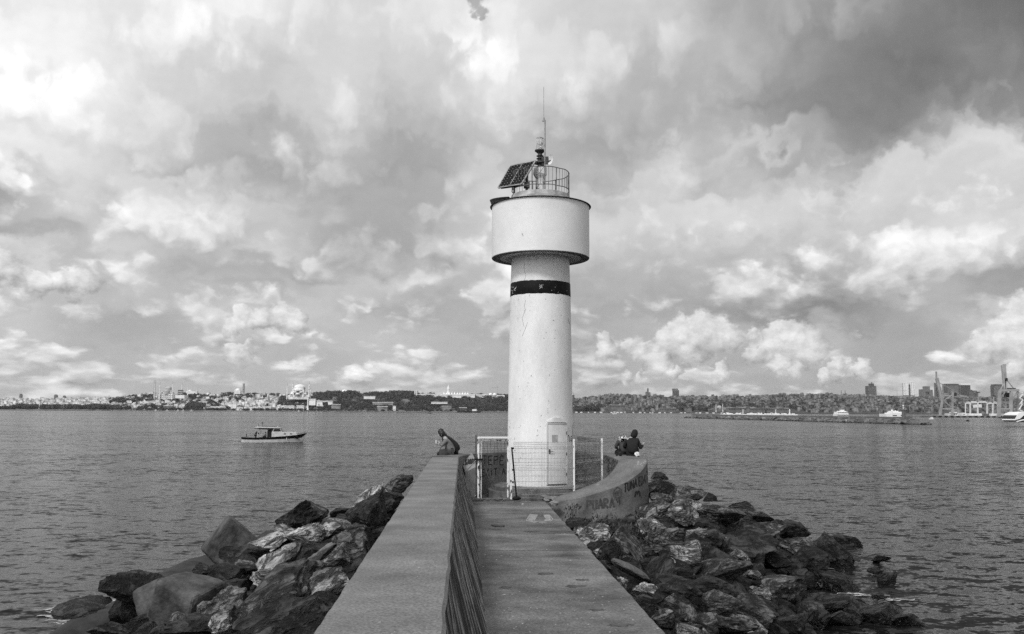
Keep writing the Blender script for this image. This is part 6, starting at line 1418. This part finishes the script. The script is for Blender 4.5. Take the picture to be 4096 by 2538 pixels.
# first crane (slender, boom up)
e = crane('slender container crane with raised boom on the end of the quay', 3766, D, 1)
def bb(mb, x0, y0, x1, y1, w, d0=0, d1=None): mb.beam(at(x0, y0, D + d0), at(x1, y1, D + (d0 if d1 is None else d1)), w, w); return mb
C1 = M['crane']
for dd in (0, 16):
    bb(MB(), 3759, 1667, 3773, 1582, 2.0, dd).build('leg', C1, e); bb(MB(), 3808, 1667, 3811, 1565, 1.8, dd).build('leg', C1, e)
    bb(bb(bb(MB(), 3769, 1600, 3808, 1632, .8, dd), 3769, 1606, 3811, 1580, .8, dd), 3762, 1636, 3809, 1637, 1.2, dd).build('cross_brace', C1, e)
    bb(bb(MB(), 3745, 1487, 3746, 1515, 1.3, dd*.4 + 4), 3746, 1515, 3764, 1597, 2.2, dd*.4 + 4).build('boom', C1, e)
    bb(MB(), 3752, 1512, 3770, 1582, .8, dd*.4 + 4).build('boom_stay', C1, e)
bb(bb(bb(MB(), 3764, 1582, 3865, 1586, 1.5, 6), 3764, 1576, 3815, 1577, 1.0, 6), 3771, 1536, 3771, 1582, 1.0, 6).build('girder', C1, e)
bb(bb(MB(), 3757, 1532, 3812, 1562, .6, 6), 3812, 1562, 3850, 1586, .6, 6).build('tie_rod', C1, e); bx(MB(), 3812, 1570 and 3826, 1572, 1584, D + 5, 8).build('machine_house', M['fdark'], e)
# second crane (heavy)
e = crane('massive container crane with twin vertical boom behind the cut-off ferry', 4020, D, 1)
for dd in (0, 20):
    for x in (3999, 4046): bb(MB(), x - 4, 1668, x, 1562, 2.6, dd).build('leg', C1, e)
    bb(MB(), 3998, 1562, 4075, 1562, 2.4, dd).build('portal_beam', C1, e); bb(MB(), 3998, 1636, 4046, 1636, 1.6, dd).build('sill_beam', C1, e)
    bb(bb(MB(), 4003, 1592, 4018, 1572, 1.0, dd), 4050, 1598, 4072, 1566, 1.2, dd).build('cross_brace', C1, e)
    bb(MB(), 4010 + dd*.35, 1458 if dd else 1462, 4020 + dd*.2, 1574, 2.4, 8).build('boom', C1, e)
bb(MB(), 4070, 1668, 4073, 1562, 1.8, 10).build('leg', C1, e)
bb(bb(bb(MB(), 4024, 1516, 4056, 1556, .9, 8), 4056, 1556, 4075, 1566, .9, 8), 4024, 1520, 4002, 1560, .8, 8).build('tie_rod', C1, e)
q = MB(); bx(q, 4024, 4031, 1513, 1524, D + 6, 5); q.build('pulley_block', M['fdark'], e)
q = MB(); bx(q, 4018, 4050, 1572, 1580, D + 4, 10); bx(q, 4038, 4052, 1580, 1590, D + 4, 10); bx(q, 4034, 4064, 1553, 1556, D + 4, 10); q.build('machine_house', M['fdark'], e)
bb(MB(), 4023, 1580, 4022, 1668, 1.2, 10).build('elevator_shaft', C1, e)
st_ = MB(); pts = [(4078, 1568), (4094, 1574), (4078, 1594), (4092, 1600), (4078, 1620), (4092, 1612), (4076, 1640), (4090, 1646), (4078, 1668)]
for a, b in zip(pts[:-1], pts[1:]): bb(st_, a[0], a[1], b[0], b[1], 1.0, -2)
st_.build('zigzag_stair', M['fwhite'], e)
# yard gantries and mast posts
r = random.Random(15)
for k, (x0, x1, y0) in enumerate([(3880, 3912, 1612), (3912, 3950, 1611), (3862, 3884, 1614), (3950, 3972, 1615), (3972, 3992, 1614)]):
    e = empty('yard_gantry', at((x0+x1)/2, 1664, D + 40), ['pale yard gantry second from the slender crane', 'pale yard gantry in the middle of the stacks', 'pale yard gantry nearest the slender crane', 'narrow pale yard gantry fourth along the quay', 'narrow pale yard gantry beside the massive crane'][k], 'crane')
    for x in (x0, x1 - 2):
        for dd in (30, 50): bb(MB(), x, 1664, x, y0, .8, dd).build('leg', M['stone'], e)
    bb(MB(), x0, y0, x1 - 2, y0, .9, 30).build('top_beam', M['stone'], e); bb(MB(), x0, y0, x1 - 2, y0, .9, 50).build('top_beam', M['stone'], e)
    bb(MB(), x0 + 4, y0 - 5, x1 - 6, y0 - 4, .8, 40).build('trolley', M['stone'], e)
for k, x in enumerate((3913, 3975, 3862)): e = empty('light_mast', at(x, 1664, D + 60), ['thin light mast in the middle of the container yard', 'thin light mast near the massive crane', 'short light mast left in the container yard'][k], 'light mast'); bb(MB(), x, 1664, x, (1570, 1585, 1640)[k], .7, 60).build('pole', M['crane'], e); MB().box(at(x, (1570, 1585, 1640)[k], D + 60), (4, 1, 1)).build('lamp_head', M['fdark'], e)
for k in range(46):
    x = 3802 + k*6.2 + r.uniform(-2, 2); w = r.uniform(4, 10); lay = r.choice([0, 0, 1, 2]); a = at(x, 1660, D + 14 + r.uniform(0, 18)); z = 1.8 + lay*2.6
    if lay:
        pass
    me = MB().box((0, 0, 1.3), (w*.55 + 3, 2.5, 2.6)).box((0, -1.3, 1.3), (w*.5 + 2.4, .12, 2.1))
    o = me.build('shipping_container', [M['fwhite'], M['stone'], M['tower2']][k % 3], None, loc=Vector((a.x, a.y, 1.8))); tag(o, '%s shipping container in the low stacks on the quay' % ['white', 'pale', 'grey'][k % 3], 'container', '%s containers on the quay' % ['white', 'pale', 'grey'][k % 3])
e = empty('quay_office', at(3830, 1667, D + 8), 'two-storey white office with dark windows between the cranes', 'building'); q = MB(); bx(q, 3802, 3830, 1654, 1668, D + 8, 12); bx(q, 3812, 3828, 1649, 1654, D + 10, 8); bx(q, 3848, 3864, 1652, 1668, D + 8, 12); q.build('walls', Wm, e); q = MB()
for x in (3806, 3812, 3818, 3824, 3852, 3858): bx(q, x, x + 2, 1657, 1661, D + 7.7, .5)
q.build('window', M['fdark'], e); q = MB(); bx(q, 3803, 3833, 1652.5, 1654, D + 7, 14); q.build('roof', M['lead'], e)
for (x, y0, y1, lb) in ((3900, 1621, 1632, 'left one of two white cabins hanging in the yard gantry'), (3917, 1620, 1632, 'right one of two white cabins hanging in the yard gantry')):
    e = empty('crane_cabin', at(x, y1, D + 35), lb, 'cabin'); q = MB(); bx(q, x, x + 10, y0, y1, D + 35, 4); q.build('cabin_body', Wm, e); q = MB(); bx(q, x + 1, x + 9, y0 - 2, y0, D + 35, 3); q.build('roof', M['stone'], e)

# ------------------------------------------------------------------ haze
hz_ = MB().box((0, 4400, 148), (9200, 9300, 300)).build('haze', [])
hm_ = bpy.data.materials.new('haze_air'); hm_.use_nodes = True; hn = hm_.node_tree; hn.nodes.clear()
pv = hn.nodes.new('ShaderNodeVolumePrincipled'); pv.inputs['Color'].default_value = (.9, .9, .9, 1); pv.inputs['Density'].default_value = HAZE; pv.inputs['Anisotropy'].default_value = 0
ho = hn.nodes.new('ShaderNodeOutputMaterial'); hn.links.new(pv.outputs[0], ho.inputs['Volume']); hz_.data.materials.append(hm_)
tag(hz_, 'thin pale haze over the water fading the far shores', 'haze', kind='stuff')
